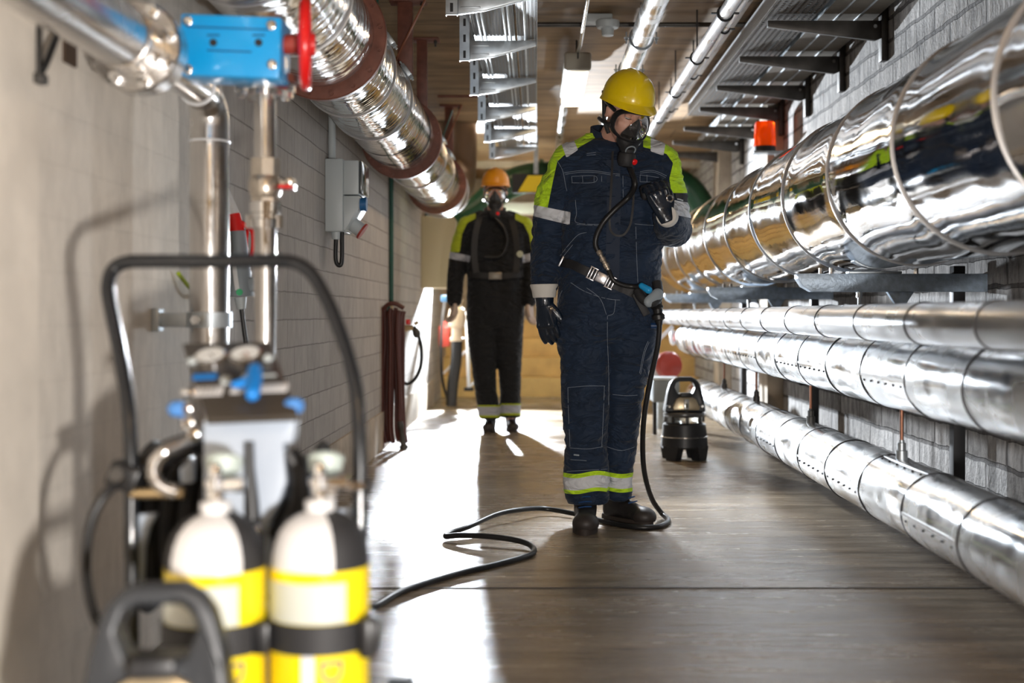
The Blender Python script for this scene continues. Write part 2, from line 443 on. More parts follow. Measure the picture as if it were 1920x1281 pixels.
M_greyd = mat('mid_grey_plastic', (.25, .29, .32), .42)
M_white = mat('white_enamel', (.66, .66, .67), .3, coat=.3)
M_cream = mat('cream_cabinet', (.50, .42, .26), .5)
M_yellow = mat('cylinder_yellow', (.85, .66, .01), .3, coat=.5)
M_hosered = mat('dark_red_hose', (.085, .022, .015), .45)

# ================================================================ shell
YN, YF = -3.0, 15.0; WL, WR, HC = -.99, 1.70, 2.45
b = MB(); b.box((.3, (YN + YF) / 2, -.05), (2.9, YF - YN, .1)); struct(b, 'floor', M_floor)
b = MB(); b.box(((WL + WR) / 2, (YN + YF) / 2, HC + .05), (WR - WL + .3, YF - YN, .1)); struct(b, 'ceiling', M_ceil)
b = MB(); b.box((WL - .08, (YN + YF) / 2, HC / 2), (.16, YF - YN, HC)); struct(b, 'wall_left', M_wallL)
b = MB(); b.box((WR + .08, (YN + YF) / 2, HC / 2), (.16, YF - YN, HC)); struct(b, 'wall_right', M_wallR)
b = MB(); b.box((.35, YF + .05, HC / 2), (3.1, .1, HC)); struct(b, 'wall_far', M_conc)
b = MB(); b.box((.35, YN - .05, HC / 2), (3.1, .1, HC)); struct(b, 'wall_near', M_conc)
b = MB(); b.box((.355, 4.05, .001), (2.69, .008, .003)); struct(b, 'trim_1', M_joint)
b = MB(); b.box((.355, 11.85, .001), (2.69, .014, .003)); struct(b, 'trim_2', M_joint)
# concrete skirting at the foot of the left wall
b = MB(); b.box((WL + .004, 8.2, .12), (.016, 8.2, .24)); struct(b, 'baseboard_left', M_conc)
# ceiling downstand beams that cross the tunnel
for i, y in enumerate((13.3,)):
    b = MB(); b.box((.355, y, HC - .035), (2.69, .12, .07)); struct(b, 'trim_%d' % (i + 3), M_conc)
b = MB(); b.box((WL + .009, -.25, HC / 2), (.020, 5.5, HC)); struct(b, 'trim_8', mat('plaster', (.74, .68, .60), .8, noise_amt=.15, nscale=5, bump=.002, bscale=30))
# shallow piers on the right wall
for i, (y, w) in enumerate(((8.95, .30), (11.3, .34))):
    b = MB(); b.box((WR - .05, y, HC / 2), (.12, w, HC)); struct(b, 'trim_%d' % (i + 6), M_conc)
# step flight at the far end
b = MB()
prof = [(13.35, 0), (13.35, .2), (13.7, .2), (13.7, .4), (14.05, .4), (14.05, .6), (14.4, .6), (14.4, .8), (YF, .8), (YF, 0)]
b.prism([(WL, y, z) for y, z in prof], (WR - WL, 0, 0))
st = struct(b, 'staircase', mat('ochre_steps', (.55, .36, .13), .6, noise_amt=.2, nscale=5))

# ================================================================ clad pipes
def clad_pipe(name, label, cat, X, Z, r, y0, y1, ring_ys, m, ring_r, ring_m, dX0=0, seams=(), groove=True, group=None, dents=(), wob=.0, endcap=True):
    """Insulated pipe along the tunnel. seams: (ya, yb, angle) riveted lap joints; dents: (y, angle, depth, size)."""
    t = thing(name, label, cat, (X, y0, Z), group)
    n = 72; mb = MB(); ys = []
    y = y0; step = .045
    while y < y1: ys.append(y); y += step
    ys.append(y1)
    rs = []
    for y in ys:
        ring = []
        for j in range(n):
            a = 2 * PI * j / n
            rr = r
            for ry in ring_ys:
                dd = abs(y - ry)
                if dd < .09: rr += r * .012 * (1 - dd / .09)
            if wob: rr += wob * noise.noise(Vector((math.cos(a) * 1.7, y * 2.6, math.sin(a) * 1.7)))
            for (dy, da, dep, sz) in dents:
                q = ((y - dy) / sz) ** 2 + (((a - da + PI) % (2 * PI) - PI) * r / sz) ** 2
                if q < 4: rr -= dep * math.exp(-q * 1.6) * (1 + .8 * math.sin(6 * (y - dy) / sz + 3 * a))
            ring.append(Vector((X + rr * math.cos(a), y, Z + rr * math.sin(a))))
        rs.append(ring)
    mb.rings(rs); mb.build('cladding', m, t, angle=50)
    for ry in ring_ys:
        q = MB(); q.torus((X, ry, Z), (0, 1, 0), r * 1.012 + ring_r * .3, ring_r, 64, 6); q.build('band', ring_m, t)
    for (ya, yb, a) in seams:
        q = MB(); c = Vector((X + (r + .001) * math.cos(a), (ya + yb) / 2, Z + (r + .001) * math.sin(a)))
        rot = Matrix.Rotation(-a, 3, 'Y')
        q.box(c, (.004, yb - ya - .01, .009), rot); sm = q.build('lap_joint', M_wire, t)
        k = max(3, int((yb - ya) / .075))
        a2 = a + .0
        for i in range(k):
            yy = ya + (yb - ya) * (i + .5) / k
            q = MB(); a2 = a + .018 / r
            c = Vector((X + r * 1.008 * math.cos(a2), yy, Z + r * 1.008 * math.sin(a2)))
            q.ball(c, .0042, 8); q.build('rivet', M_seam, sm)
    return t

# big mirror-bright main on the right
RX, RZ, RR = 1.28, .87 + .366 * 1.28, .302
clad_pipe('insulated_main_pipe', 'very large mirror-bright clad pipe along the right wall, fattest of all the pipes', 'pipe', RX, RZ, RR, .6, 10.4,
          [1.17 + .78 * i for i in range(12)], M_cladD, .0042, M_wire, wob=.0035)
# three smaller ones below
clad_pipe('insulated_pipe', 'dull grey clad pipe, topmost and slimmest of the three low pipes on the right', 'pipe', 1.05, .843, .056, .6, 11.4,
          [.68 + .555 * i for i in range(20)], M_cladG, .0022, M_seam, group='clad pipes low on the right wall')
clad_pipe('insulated_pipe', 'shiny clad pipe with riveted joints, middle of three low pipes', 'pipe', 1.2, .678, .12, .6, 9.95,
          [.69 + .51 * i for i in range(19)], M_cladP, .0024, M_seam, seams=[(3.75, 4.26, PI * 1.02), (4.77, 5.28, PI * 1.02), (5.28, 5.79, PI * 1.02), (6.3, 6.81, PI * 1.02), (6.81, 7.32, PI * 1.02), (7.83, 8.34, PI)],
          group='clad pipes low on the right wall', wob=.003, dents=[(5.95, PI * 1.08, .012, .07), (6.1, PI * .98, .010, .06)])
clad_pipe('insulated_pipe', 'dented clad pipe lowest on the right, running just above the floor', 'pipe', 1.2, .28, .112, .6, 9.3,
          [.78 + .505 * i for i in range(17)], M_cladP, .0024, M_seam, seams=[(3.31, 3.81, PI * 1.01), (4.32, 4.82, PI), (4.82, 5.33, PI), (5.83, 6.33, PI), (3.81, 4.32, PI * .57)],
          group='clad pipes low on the right wall', wob=.003, dents=[(5.5, PI * 1.0, .020, .06), (5.62, PI * .92, .018, .05), (5.72, PI * 1.04, .018, .05), (6.55, PI * .85, .022, .08), (4.05, PI * 1.05, .006, .12)])

# brackets that carry the main
def wall_bracket(Y, label):
    t = thing('pipe_bracket', label, 'bracket', (WR, Y, .96), 'blue-grey brackets under the big pipe')
    z0, z1 = .952, 1.020
    q = MB(); x0 = .985
    pts = [(x0, Y - .035, z1), (WR, Y - .035, z1), (WR, Y - .035, z0), (x0 + .055, Y - .035, z0), (x0 + .02, Y - .035, z0 + .02), (x0, Y - .035, z1 - .018)]
    q.prism(pts, (0, .07, 0), .003); q.build('beam', M_bluesteel, t)
    q = MB(); q.box((1.60, Y + .01, .55), (.045, .05, 1.0), bev=.003); q.box((1.64, Y + .01, .06), (.10, .10, .012)); q.build('post', M_blackm, t)
    q = MB(); q.prism([(1.33, Y - .01, z0), (1.43, Y - .01, z0), (1.395, Y - .01, z0 - .055), (1.365, Y - .01, z0 - .055)], (0, .03, 0), .002); q.build('gusset', M_bluesteel, t)
    q = MB(); q.box((1.28, Y, z1 + .005), (.20, .055, .010), bev=.003); q.build('saddle', M_galv, t)
    for x in (1.08, 1.12, 1.44):
        q = MB(); q.disc_hex((x, Y, z1), (0, 0, 1), .009, .022); q.build('nut', M_chrome, t)
    q = MB(); q.cone((1.22, Y - .02, z0 + .002), (1.22, Y - .02, .90), .006); q.disc_hex((1.22, Y - .02, .93), (0, 0, 1), .012, .02); q.build('hanger_rod', M_galv, t)
wall_bracket(2.35, 'blue-grey bracket under the big pipe at the right edge of the picture')
wall_bracket(4.85, 'blue-grey steel bracket with cut corner under the big pipe, largest one in full view')
wall_bracket(7.35, 'dark blue-grey bracket under the big pipe, second one back')
wall_bracket(9.85, 'small far blue-grey bracket under the big pipe beside the hip of the front worker')

# hanger rods between the middle and lowest low pipes
for k, (Y, lb) in enumerate(((4.2, 'copper-brown rod with grey coupling standing on the lowest pipe, nearest of the rods'), (5.59, 'thin rod with coupling on the lowest pipe, second from the right'),
                             (6.97, 'thin dark rod on the lowest pipe, third from the right'), (8.16, 'thin far rod on the lowest pipe above the portable sounder'))):
    t = thing('hanger_rod', lb, 'rod', (1.2, Y, .39), 'rods between the two lower pipes')
    q = MB(); q.cone((1.2, Y, .44), (1.2, Y, .565), .0065); q.build('rod', M_copper, t)
    q = MB(); q.lathe((1.2, Y, .385), (0, 0, 1), [(0, .019), (.035, .019), (.037, .014), (.06, .014), (.062, .009), (.07, .009)], 16); q.build('coupling', M_galvD if k else M_galv, t)
# dark shoes under the middle pipe fixed to the wall
for k, (Y, lb) in enumerate(((4.75, 'black pipe shoe with rounded end behind the middle low pipe, nearest one'), (6.5, 'black pipe shoe behind the middle low pipe, middle one'), (8.3, 'small black pipe shoe behind the middle low pipe, farthest one'))):
    t = thing('pipe_shoe', lb, 'bracket', (1.4, Y, .55), 'black shoes behind the middle pipe')
    q = MB(); q.box((1.36, Y, .60), (.055, .05, .19), bev=.012, seg=3); q.build('hook', M_blackm, t)
    q = MB(); q.box((1.54, Y, .62), (.32, .04, .05), bev=.004); q.build('arm', M_blackm, t)

# ================================================================ left overhead duct with flanges
DX, DZ = -.76, .87 + 1.30 * .76
DR, DF = .190, .228
t = thing('flanged_duct', 'shiny clad duct with brown bolted flanges hanging along the left wall', 'duct', (DX, 2.0, DZ))
FL = [4.57, 7.24, 9.8]
segs = [(1.9, FL[0]), (FL[0], FL[1]), (FL[1], FL[2])]
for a, c in segs:
    q = MB(); n = 72; rs = []; y = a; e = c - .03
    ys = [a + .03 + (e - a - .03) * i / 60 for i in range(61)]
    for y in ys:
        ed = min(y - ys[0], ys[-1] - y); rr0 = DR - (.02 if ed < .01 else 0)
        rs.append([Vector((DX + (rr0 + .004 * noise.noise(Vector((math.cos(u)*2, y*3, math.sin(u)*2)))) * math.cos(u), y, DZ + (rr0 + .004 * noise.noise(Vector((math.cos(u)*2, y*3, math.sin(u)*2)))) * math.sin(u))) for u in (2*PI*j/n for j in range(n))])
    q.rings(rs); q.build('cladding', M_cladL, t, angle=50)
for y in FL:
    q = MB(); q.lathe((DX, y - .018, DZ), (0, 1, 0), [(0, .12), (0, DF - .004), (.004, DF), (.032, DF), (.036, DF - .004), (.036, .12)], 72, cap=True); fo = q.build('flange', M_brown, t)
    for j in range(16):
        a = 2 * PI * (j + .4) / 16; c = Vector((DX + (DF - .020) * math.cos(a), y - .018, DZ + (DF - .020) * math.sin(a)))
        q = MB(); q.disc_hex(c, (0, -1, 0), .0085, .010); q.cone(c + Vector((0, -.01, 0)), c + Vector((0, -.018, 0)), .0045); q.build('bolt', M_brown, fo)
for k, y in enumerate((2.6, 3.3, 3.95, 5.17, 5.86, 8.1, 8.9)):
    q = MB(); q.torus((DX, y, DZ), (0, 1, 0), DR + .004, .0045, 72, 6); bo = q.build('band', M_wire, t)
    a = .62; c = Vector((DX + (DR + .018) * math.cos(a), y, DZ + (DR + .018) * math.sin(a)))
    q = MB(); R3 = Matrix.Rotation(-a, 3, 'Y')
    q.box(c, (.022, .03, .05), R3, .003); tv = Vector((-math.sin(a), 0, math.cos(a)))
    for s in (-1, 1): q.disc_hex(c + tv * (.025 * s), tv * s, .011, .014)
    q.cone(c - tv * .05, c + tv * .055, .005); q.build('clamp', M_galv, bo)
for y in (6.46, 6.9, 9.3):
    q = MB(); q.torus((DX, y, DZ), (0, 1, 0), DR + .001, .0022, 72, 6); q.build('seam', M_seam, t)
# elbow at the far end that turns up and left
q = MB(); R0 = .23; pts = [(DX, 9.83, DZ), (DX, 10.2, DZ), (DX + .02, 10.45, DZ + .03), (DX + .04, 10.62, DZ + .12), (DX + .05, 10.7, DZ + .28), (DX + .05, 10.7, HC)]
q.tube(pts, [.215, .215, .215, .215, .215, .215], 40, spline=6); q.build('elbow', mat('brown_duct', (.16, .10, .06), .35, .5), t)
for y in (9.95, 10.25):
    q = MB(); q.torus((DX, y, DZ), (0, 1, 0), .218, .006, 60, 6); q.build('seam', M_wire, t)

# brown channel hangers with ceiling plates
def hanger(X, Y, w, zb, label, brace=True):
    t = thing('channel_hanger', label, 'hanger', (X, Y, HC), 'brown steel hangers beside the duct')
    q = MB(); q.box((X, Y, (zb + HC) / 2), (w, .012, HC - zb - .01), bev=.001); q.box((X - w/2 + .004, Y + .02, (zb + HC) / 2), (.008, .05, HC - zb - .01)); q.box((X + w/2 - .004, Y + .02, (zb + HC) / 2), (.008, .05, HC - zb - .01)); q.build('channel', M_brown, t)
    q = MB(); q.box((X + .015, Y + .02, HC - .006), (w + .11, .11, .012), bev=.002); q.build('ceiling_plate', M_brown, t)
    q = MB(); q.cone((X + w/2 + .05, Y - .01, HC - .01), (X + w/2 + .05, Y - .01, HC - .05), .006); q.disc_hex((X + w/2 + .05, Y - .01, HC - .03), (0, 0, 1), .011, .012); q.build('anchor_bolt', M_galvD, t)
    if brace:
        q = MB(); p0 = Vector((X + w/2 + .07, Y - .05, HC - .01)); p1 = Vector((X - w/2 - .02, Y - .03, zb + .05)); q.box((p0 + p1) / 2, (.022, .006, (p1 - p0).length), (p1 - p0).to_track_quat('Z', 'Y').to_matrix()); q.build('brace', mat('rusty_brace', (.28, .10, .05), .5, .3), t)
hanger(-.66, 6.45, .075, 2.06, 'broad brown steel channel hanging beside the duct, nearest and widest one')
hanger(-.655, 7.35, .058, 2.03, 'brown steel channel hanging at the second duct flange, middle one', False)
hanger(-.66, 9.7, .06, 2.03, 'brown steel channel hanging at the farthest duct flange')
# brown cross rod near the ceiling
q = MB(); q.cone((-.66, 8.6, 2.33), (-.2, 8.6, 2.33), .010, n=12); tag(q.build('cross_rod', M_brown), 'thin brown rod running across near the ceiling left of the slotted tray', 'rod')
# green flat straps behind the hangers
for (p0, p1, lb) in (((-.76, 6.1, HC), (-.74, 6.1, 2.06), 'dark green flat strap hanging from the ceiling above the duct'), ((-.60, 9.2, 2.33), (-.70, 9.2, 2.06), 'slanted dark green strap between the brown hangers')):
    p0, p1 = Vector(p0), Vector(p1); q = MB(); q.box((p0 + p1) / 2, (.04, .008, (p1 - p0).length), (p1 - p0).to_track_quat('Z', 'Y').to_matrix()); tag(q.build('hanging_strap', M_greenD), lb, 'strap')

# ================================================================ cable trays: centre-left one on arms
def tray(name, label, X0, X1, z, y0, y1, m, side=.05, lip=.012, rails=(), outer=None):
    t = thing(name, label, 'cable tray', ((X0 + X1) / 2, y0, z))
    q = MB(); q.box(((X0 + X1) / 2, (y0 + y1) / 2, z), (X1 - X0, y1 - y0, .002)); q.build('tray_floor', m, t)
    for x, s in ((X0, 1), (X1, -1)):
        q = MB(); q.box((x, (y0 + y1) / 2, z + side / 2), (.003, y1 - y0, side)); q.box((x + s * lip / 2, (y0 + y1) / 2, z + side), (lip, y1 - y0, .003)); q.build('side_rail', (outer or M_galv) if s > 0 else M_galv, t)
    for x in rails:
        q = MB(); q.box((x, (y0 + y1) / 2, z - .003), (.010, y1 - y0, .005), bev=.001); q.build('rib', M_galv, t)
M_trA = tray_mat('slotted_tray', (.22, .225, .23), 60, 38)
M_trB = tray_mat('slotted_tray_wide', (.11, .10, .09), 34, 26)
tray('cable_tray', 'wide slotted galvanised tray on tapered arms left of the ceiling lamp', -.285, -.10, 2.16, 4.4, 9.9, M_trA, .05, rails=(-.255, -.235, -.14, -.12))
tray('cable_tray', 'narrow slotted galvanised tray on the tips of the tapered arms', -.085, .004, 2.16, 4.4, 9.9, M_trA, .06, rails=(-.05,))
for k, Y in enumerate((5.08, 6.0, 6.95, 7.9, 8.85, 9.8)):
    lb = ('at the top edge of the picture', 'second one back', 'third one back', 'fourth one back, catching warm light', 'fifth one back', 'farthest back')[k]
    t = thing('tray_arm', 'tapered galvanised arm with post under the slotted trays, ' + lb, 'bracket', (-.31, Y, HC), 'tapered arms under the slotted trays')
    q = MB(); q.box((-.335, Y, (2.055 + HC) / 2), (.045, .004, HC - 2.055)); q.box((-.357, Y + .012, (2.055 + HC) / 2), (.003, .026, HC - 2.055)); q.box((-.313, Y + .012, (2.055 + HC) / 2), (.003, .026, HC - 2.055)); po = q.build('post', M_galv, t)
    for i in range(5):
        q = MB(); q.box((-.335, Y - .0025, 2.085 + .075 * i), (.012, .002, .035)); q.build('slot', M_blackm, po)
    q = MB(); q.prism([(-.31, Y, 2.15), (0.0, Y, 2.15), (0.0, Y, 2.128), (-.20, Y, 2.075), (-.31, Y, 2.06)], (0, .028, 0), .002); q.build('arm', M_galv, t)
    for zz in (2.085, 2.125):
        q = MB(); q.box((-.26, Y - .003, zz), (.08, .006, .006), bev=.002); q.build('rib', M_galv, t)

# right trays on dark arms
tray('cable_tray', 'perforated cable tray with bright outer rail below the ceiling on the right', 1.10, 1.34, 2.30, 1.5, 9.25, M_trB, .085, rails=(), outer=mat('bright_zinc', (.85, .87, .90), .5, .15))
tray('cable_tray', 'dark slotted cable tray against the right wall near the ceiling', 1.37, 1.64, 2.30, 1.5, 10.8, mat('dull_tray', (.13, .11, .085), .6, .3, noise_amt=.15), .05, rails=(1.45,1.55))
XT = 1.12
for k in range(7):
    off = (435, 382, 339, 307, 278, 257, 240)[k]; Y = XT * F / off
    lb = ('nearest one', 'second one', 'third one', 'fourth one, beside the orange beacon', 'fifth one', 'sixth one', 'farthest one')[k]
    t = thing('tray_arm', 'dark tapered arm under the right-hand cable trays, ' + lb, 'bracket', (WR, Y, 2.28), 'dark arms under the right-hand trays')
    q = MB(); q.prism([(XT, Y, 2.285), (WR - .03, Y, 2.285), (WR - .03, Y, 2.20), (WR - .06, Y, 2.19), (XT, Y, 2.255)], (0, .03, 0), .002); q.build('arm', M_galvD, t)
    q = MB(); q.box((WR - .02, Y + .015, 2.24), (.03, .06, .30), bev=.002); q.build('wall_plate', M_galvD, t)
    q = MB(); q.disc_hex((WR - .065, Y, 2.255), (0, -1, 0), .010, .012); q.build('bolt', M_chrome, t)
# timber bearer beside the trays
q = MB(); q.box((.985, 5.6, 2.39), (.07, 8.4, .10), bev=.003); tag(q.build('timber_bearer', mat('brown_timber', (.13, .085, .05), .7, noise_amt=.3, nscale=8)), 'long dark brown timber bearer between the thin pipes and the right-hand tray', 'beam')

# ================================================================ ceiling pipes
def round_pipe(name, label, p0, p1, r, m, clamp_ys, group=None, clampm=None, bolts=True):
    p0, p1 = Vector(p0), Vector(p1); t = thing(name, label, 'pipe', p0, group)
    q = MB(); q.cone(p0, p1, r, n=32); q.build('tube', m, t)
    for y in clamp_ys:
        f = (y - p0.y) / (p1.y - p0.y); c = p0.lerp(p1, f)
        q = MB(); q.torus(c, (0, 1, 0), r + .004, .005, 32, 6)
        for s in (-1, 1):
            q.box(c + Vector((s * (r + .018), 0, 0)), (.028, .016, .006))
            if bolts:
                q.disc_hex(c + Vector((s * (r + .02), 0, -.014)), (0, 0, 1), .009, .010); q.cone(c + Vector((s * (r + .02), 0, -.03)), c + Vector((s * (r + .02), 0, .03)), .004)
        co = q.build('clamp', clampm or M_galv, t)
        q = MB(); q.cone(c + Vector((0, 0, r)), (c.x, c.y, HC), .004); q.build('threaded_rod', M_blackm, t)
round_pipe('ceiling_pipe', 'thick silver pipe hanging below the ceiling above the yellow helmet', (.535, 1.8, 2.27), (.535, 10.5, 2.27), .056, M_cladP, (5.2, 6.5, 7.35, 9.2))
round_pipe('ceiling_pipe', 'slim silver pipe with black clips below the ceiling left of the right-hand tray', (.838, 2.2, 2.2), (.838, 10.9, 2.2), .030, M_cladG, (4.6, 5.67, 6.66, 7.69, 8.72, 9.75), clampm=M_blackm, bolts=False)
round_pipe('ceiling_pipe', 'thinner pipe running close above the slim silver one with black clips', (.925, 2.2, 2.255), (.90, 10.9, 2.24), .018, M_cladG, (4.3, 6.2, 7.4, 8.6), clampm=M_blackm, bolts=False)
q = MB(); q.tube([(.245, 3.0, 2.36), (.245, 6.6, 2.36), (.24, 6.95, 2.33), (.235, 7.2, 2.34)], .011, 12); q.box((.245, 4.2, 2.41), (.02, .02, .09)); q.box((.245, 6.0, 2.41), (.02, .02, .09)); tag(q.build('conduit', M_steel), 'thin bare conduit along the ceiling leading to the lit lamp', 'conduit')
q = MB(); q.cone((.20, 8.7, 2.36), (.20, 12.6, 2.36), .028); q.box((.20, 9.2, 2.41), (.03, .03, .09)); q.box((.20, 11.0, 2.41), (.03, .03, .09)); tag(q.build('conduit', M_cladP), 'short bright pipe on the ceiling behind the lit lamp', 'pipe')
q = MB(); q.cone((.004, 6.8, 2.405), (1.6, 6.8, 2.405), .013, n=12); tag(q.build('cross_conduit', M_galvD), 'dark conduit running straight across the ceiling past the detector', 'conduit')
# smoke detector on a box
t = thing('smoke_detector', 'round grey detector under a small box on the ceiling', 'detector', (.37, 6.7, HC))
q = MB(); q.box((.33, 6.75, 2.42), (.14, .10, .045), bev=.006); q.build('junction_box', M_grey, t)
q = MB(); q.lathe((.375, 6.7, 2.40), (0, 0, -1), [(0, .062), (.02, .062), (.035, .055), (.04, .034), (.075, .030), (.078, .02)], 28); q.build('sensor_head', M_grey, t)

# lit fluorescent fittings
def lamp(X, Y0, Y1, z, label, e, w=.15):
    t = thing('ceiling_lamp', label, 'lamp', (X, Y0, z), 'fluorescent ceiling lamps')
    q = MB(); q.box((X, (Y0 + Y1) / 2, z + .02), (w, Y1 - Y0, .05), bev=.02, seg=3); q.build('housing', mat('lamp_housing', (.40, .37, .30), .5), t)
    em = mat('lit_diffuser', (1, .95, .8), .4, emis=(1, .82, .50), estr=e)
    q = MB(); q.box((X, (Y0 + Y1) / 2, z - .03), (w * .9, Y1 - Y0 - .05, .07), bev=.03, seg=4); q.build('diffuser', em, t)
    q = MB(); q.box((X, Y0 + .02, z - .01), (w * 1.02, .06, .10), bev=.015, seg=3); q.build('end_cap', mat('lamp_housing', (.40, .37, .30), .5), t)
    q = MB(); q.torus((X, Y0 - .01, z + .03), (1, 0, 0), .025, .005, 20, 6); q.build('cable_loop', M_blackm, t)
    for y in (Y0 + .2, Y1 - .2):
        q = MB(); q.cone((X, y, z + .04), (X, y, HC), .006, n=8); q.build('suspension', M_blackm, t)
lamp(.235, 7.2, 8.5, 2.30, 'glowing warm white lamp hanging from the ceiling left of the yellow helmet', 2.2)
lamp(.20, 12.9, 14.1, 2.30, 'far glowing ceiling lamp above the left shoulder of the front worker', 2.2)
lamp(.45, -1.6, -.3, 2.30, 'unseen ceiling lamp added behind the camera as warm fill', 2.2)  # unseen lamp, added for warm fill on the near walls and trolley

# orange beacon
bx, by, bz = P(1434, 285, 8.6).x, 8.6, P(1434, 285, 8.6).z
t = thing('beacon', 'orange warning beacon on a small shelf at the right wall', 'beacon', (bx, by, bz))
M_amber = mat('amber_lens', (1.0, .10, .005), .15, trans=.45, ior=1.3, emis=(1, .08, .0), estr=.25)
q = MB(); q.lathe((bx, by, bz + .035), (0, 0, 1), [(0, .070), (.004, .074), (.06, .072), (.15, .068), (.166, .060), (.17, .03), (.17, .0)], 40); q.build('lens', M_amber, t)
q = MB(); q.lathe((bx, by, bz + .04), (0, 0, 1), [(0, .02), (.03, .03), (.06, .042), (.11, .03), (.125, .01)], 20); q.build('reflector', M_brass, t)
q = MB(); q.lathe((bx, by, bz), (0, 0, 1), [(0, .072), (.036, .072), (.04, .066)], 40); q.build('base', M_blackm, t)
q = MB(); q.box(((bx - .09 + WR) / 2, by, bz - .006), (WR - bx + .09, .16, .010), bev=.002); q.build('shelf', M_galv, t)
q = MB(); q.cone((bx + .07, by, bz - .01), (bx + .07, by, bz - .05), .006); q.build('bolt', M_chrome, t)

# ================================================================ green arch pipe and sign at the back
AY = 11.5
t = thing('green_pipe', 'thick dark green pipe arching across the tunnel behind the workers', 'pipe', (.5, AY, 0))
q = MB(); r = .13; zt = 2.10
q.tube([(-.975, AY, 1.68), (-.72, AY, 1.71), (-.50, AY, 1.82), (-.30, AY, 2.0), (.0, AY, zt), (.5, AY, zt), (1.05, AY, zt), (1.32, AY, 2.02), (1.47, AY, 1.84), (1.54, AY, 1.62), (1.55, AY, 1.36)], r, 28, spline=6); q.build('bend', M_green, t)
for x in (.05, 1.0):
    q = MB(); q.lathe((x, AY, zt), (1, 0, 0), [(-.02, .10), (-.02, .16), (.02, .16), (.02, .10)], 36); q.build('flange', M_green, t)
t = thing('warning_sign', 'black sign with yellow triangle in front of the green pipe', 'sign', (-.07, AY - .2, 2.05))
q = MB(); q.box((-.06, AY - .18, 2.02), (.30, .006, .17)); q.build('panel', M_blackm, t)
q = MB(); q.prism([(-.16, AY - .19, 1.945), (.03, AY - .19, 1.945), (.065, AY - .19, 2.09), (-.07, AY - .19, 2.09)], (0, -.003, 0)); q.build('triangle', mat('sign_yellow', (.75, .55, .02), .5), t)
q = MB(); q.box((.0, AY - .17, 2.24), (.04, .01, .42)); q.build('hanger', M_galv, t)
# cross ducts beyond
for (z, h, y, lb) in ((1.93, .12, 13.0, 'pale rectangular duct crossing the tunnel behind the green pipe, upper one'), (1.66, .10, 13.15, 'pale cable channel crossing the tunnel behind the green pipe, lower one')):
    q = MB(); q.box((.355, y, z), (2.68, .2, h), bev=.006); tag(q.build('cross_duct', mat('pale_duct', (.6, .58, .53), .4, .3)), lb, 'duct')
# ================================================================ pipework on the left wall, near the camera
VXc = -.85; VYc = 3.33
t = thing('riser_pipe', 'stainless pipe rising along the left wall, with elbow and big bolted flange at its top', 'pipe', (VXc, VYc, 0))
zt = 1.437
q = MB(); q.cone((VXc, VYc, 0), (VXc, VYc, zt - .13), .0505, n=40); q.build('tube', M_steel, t)
q = MB(); q.tube([(VXc, VYc, zt - .135), (VXc, VYc, zt - .06), (VXc, VYc - .03, zt - .018), (VXc, VYc - .09, zt), (VXc, VYc - .33, zt)], [.051, .051, .047, .043, .041], 36, spline=6); q.build('elbow', M_steel, t)
q = MB(); q.torus((VXc, VYc, zt - .12), (0, 0, 1), .0505, .003, 40, 6); q.torus((VXc, VYc - .12, zt), (0, 1, 0), .044, .003, 40, 6); q.build('weld', M_wireW, t)
fy = 2.74
q = MB(); q.lathe((VXc, fy, zt), (0, 1, 0), [(-.035, .05), (-.035, .094), (-.03, .098), (-.001, .098), (-.001, .05)], 56); q.lathe((VXc, fy, zt), (0, 1, 0), [(-.0005, .05), (-.0005, .098), (.028, .098), (.033, .094), (.033, .05)], 56)
fl = q.build('flange', M_steel, t)
for j in range(8):
    a = 2*PI*(j+.35)/8; c = Vector((VXc + .080*math.cos(a), fy - .035, zt + .080*math.sin(a)))
    q = MB(); q.disc_hex(c, (0, -1, 0), .015, .016); q.cone(c, c + Vector((0, -.028, 0)), .008); q.build('bolt', M_chrome, fl)
q = MB(); q.lathe((VXc, VYc - .32, zt), (0, -1, 0), [(0, .042), (.10, .047), (.2, .052), (.25, .054), (.26, .06)], 40); q.build('reducer', M_steel, t)
q = MB(); q.cone((VXc, fy - .02, zt), (VXc, 1.3, zt), .064, n=40); q.torus((VXc, fy - .14, zt), (0, 1, 0), .065, .004, 40, 6); q.build('header', M_steel, t)
# wall clamp
t = thing('pipe_clamp', 'flat white-grey arm with clamp holding the stainless riser to the wall', 'clamp', (WL, VYc, .84))
cz = P(390, 600, VYc).z
q = MB(); q.box((-.925, VYc - .015, cz), (.13, .012, .038), bev=.002); q.build('arm', M_galv, t)
q = MB(); q.lathe((VXc, VYc, cz - .02), (0, 0, 1), [(0, .0512), (0, .058), (.04, .058), (.04, .0512)], 40); q.build('ring', M_galv, t)
q = MB(); q.disc_hex((-.865, VYc - .055, cz), (0, -1, 0), .012, .03); q.build('bolt', M_chrome, t)
q = MB(); q.box((WL + .01, VYc - .015, cz), (.02, .05, .06), bev=.003); q.build('wall_plate', M_galv, t)

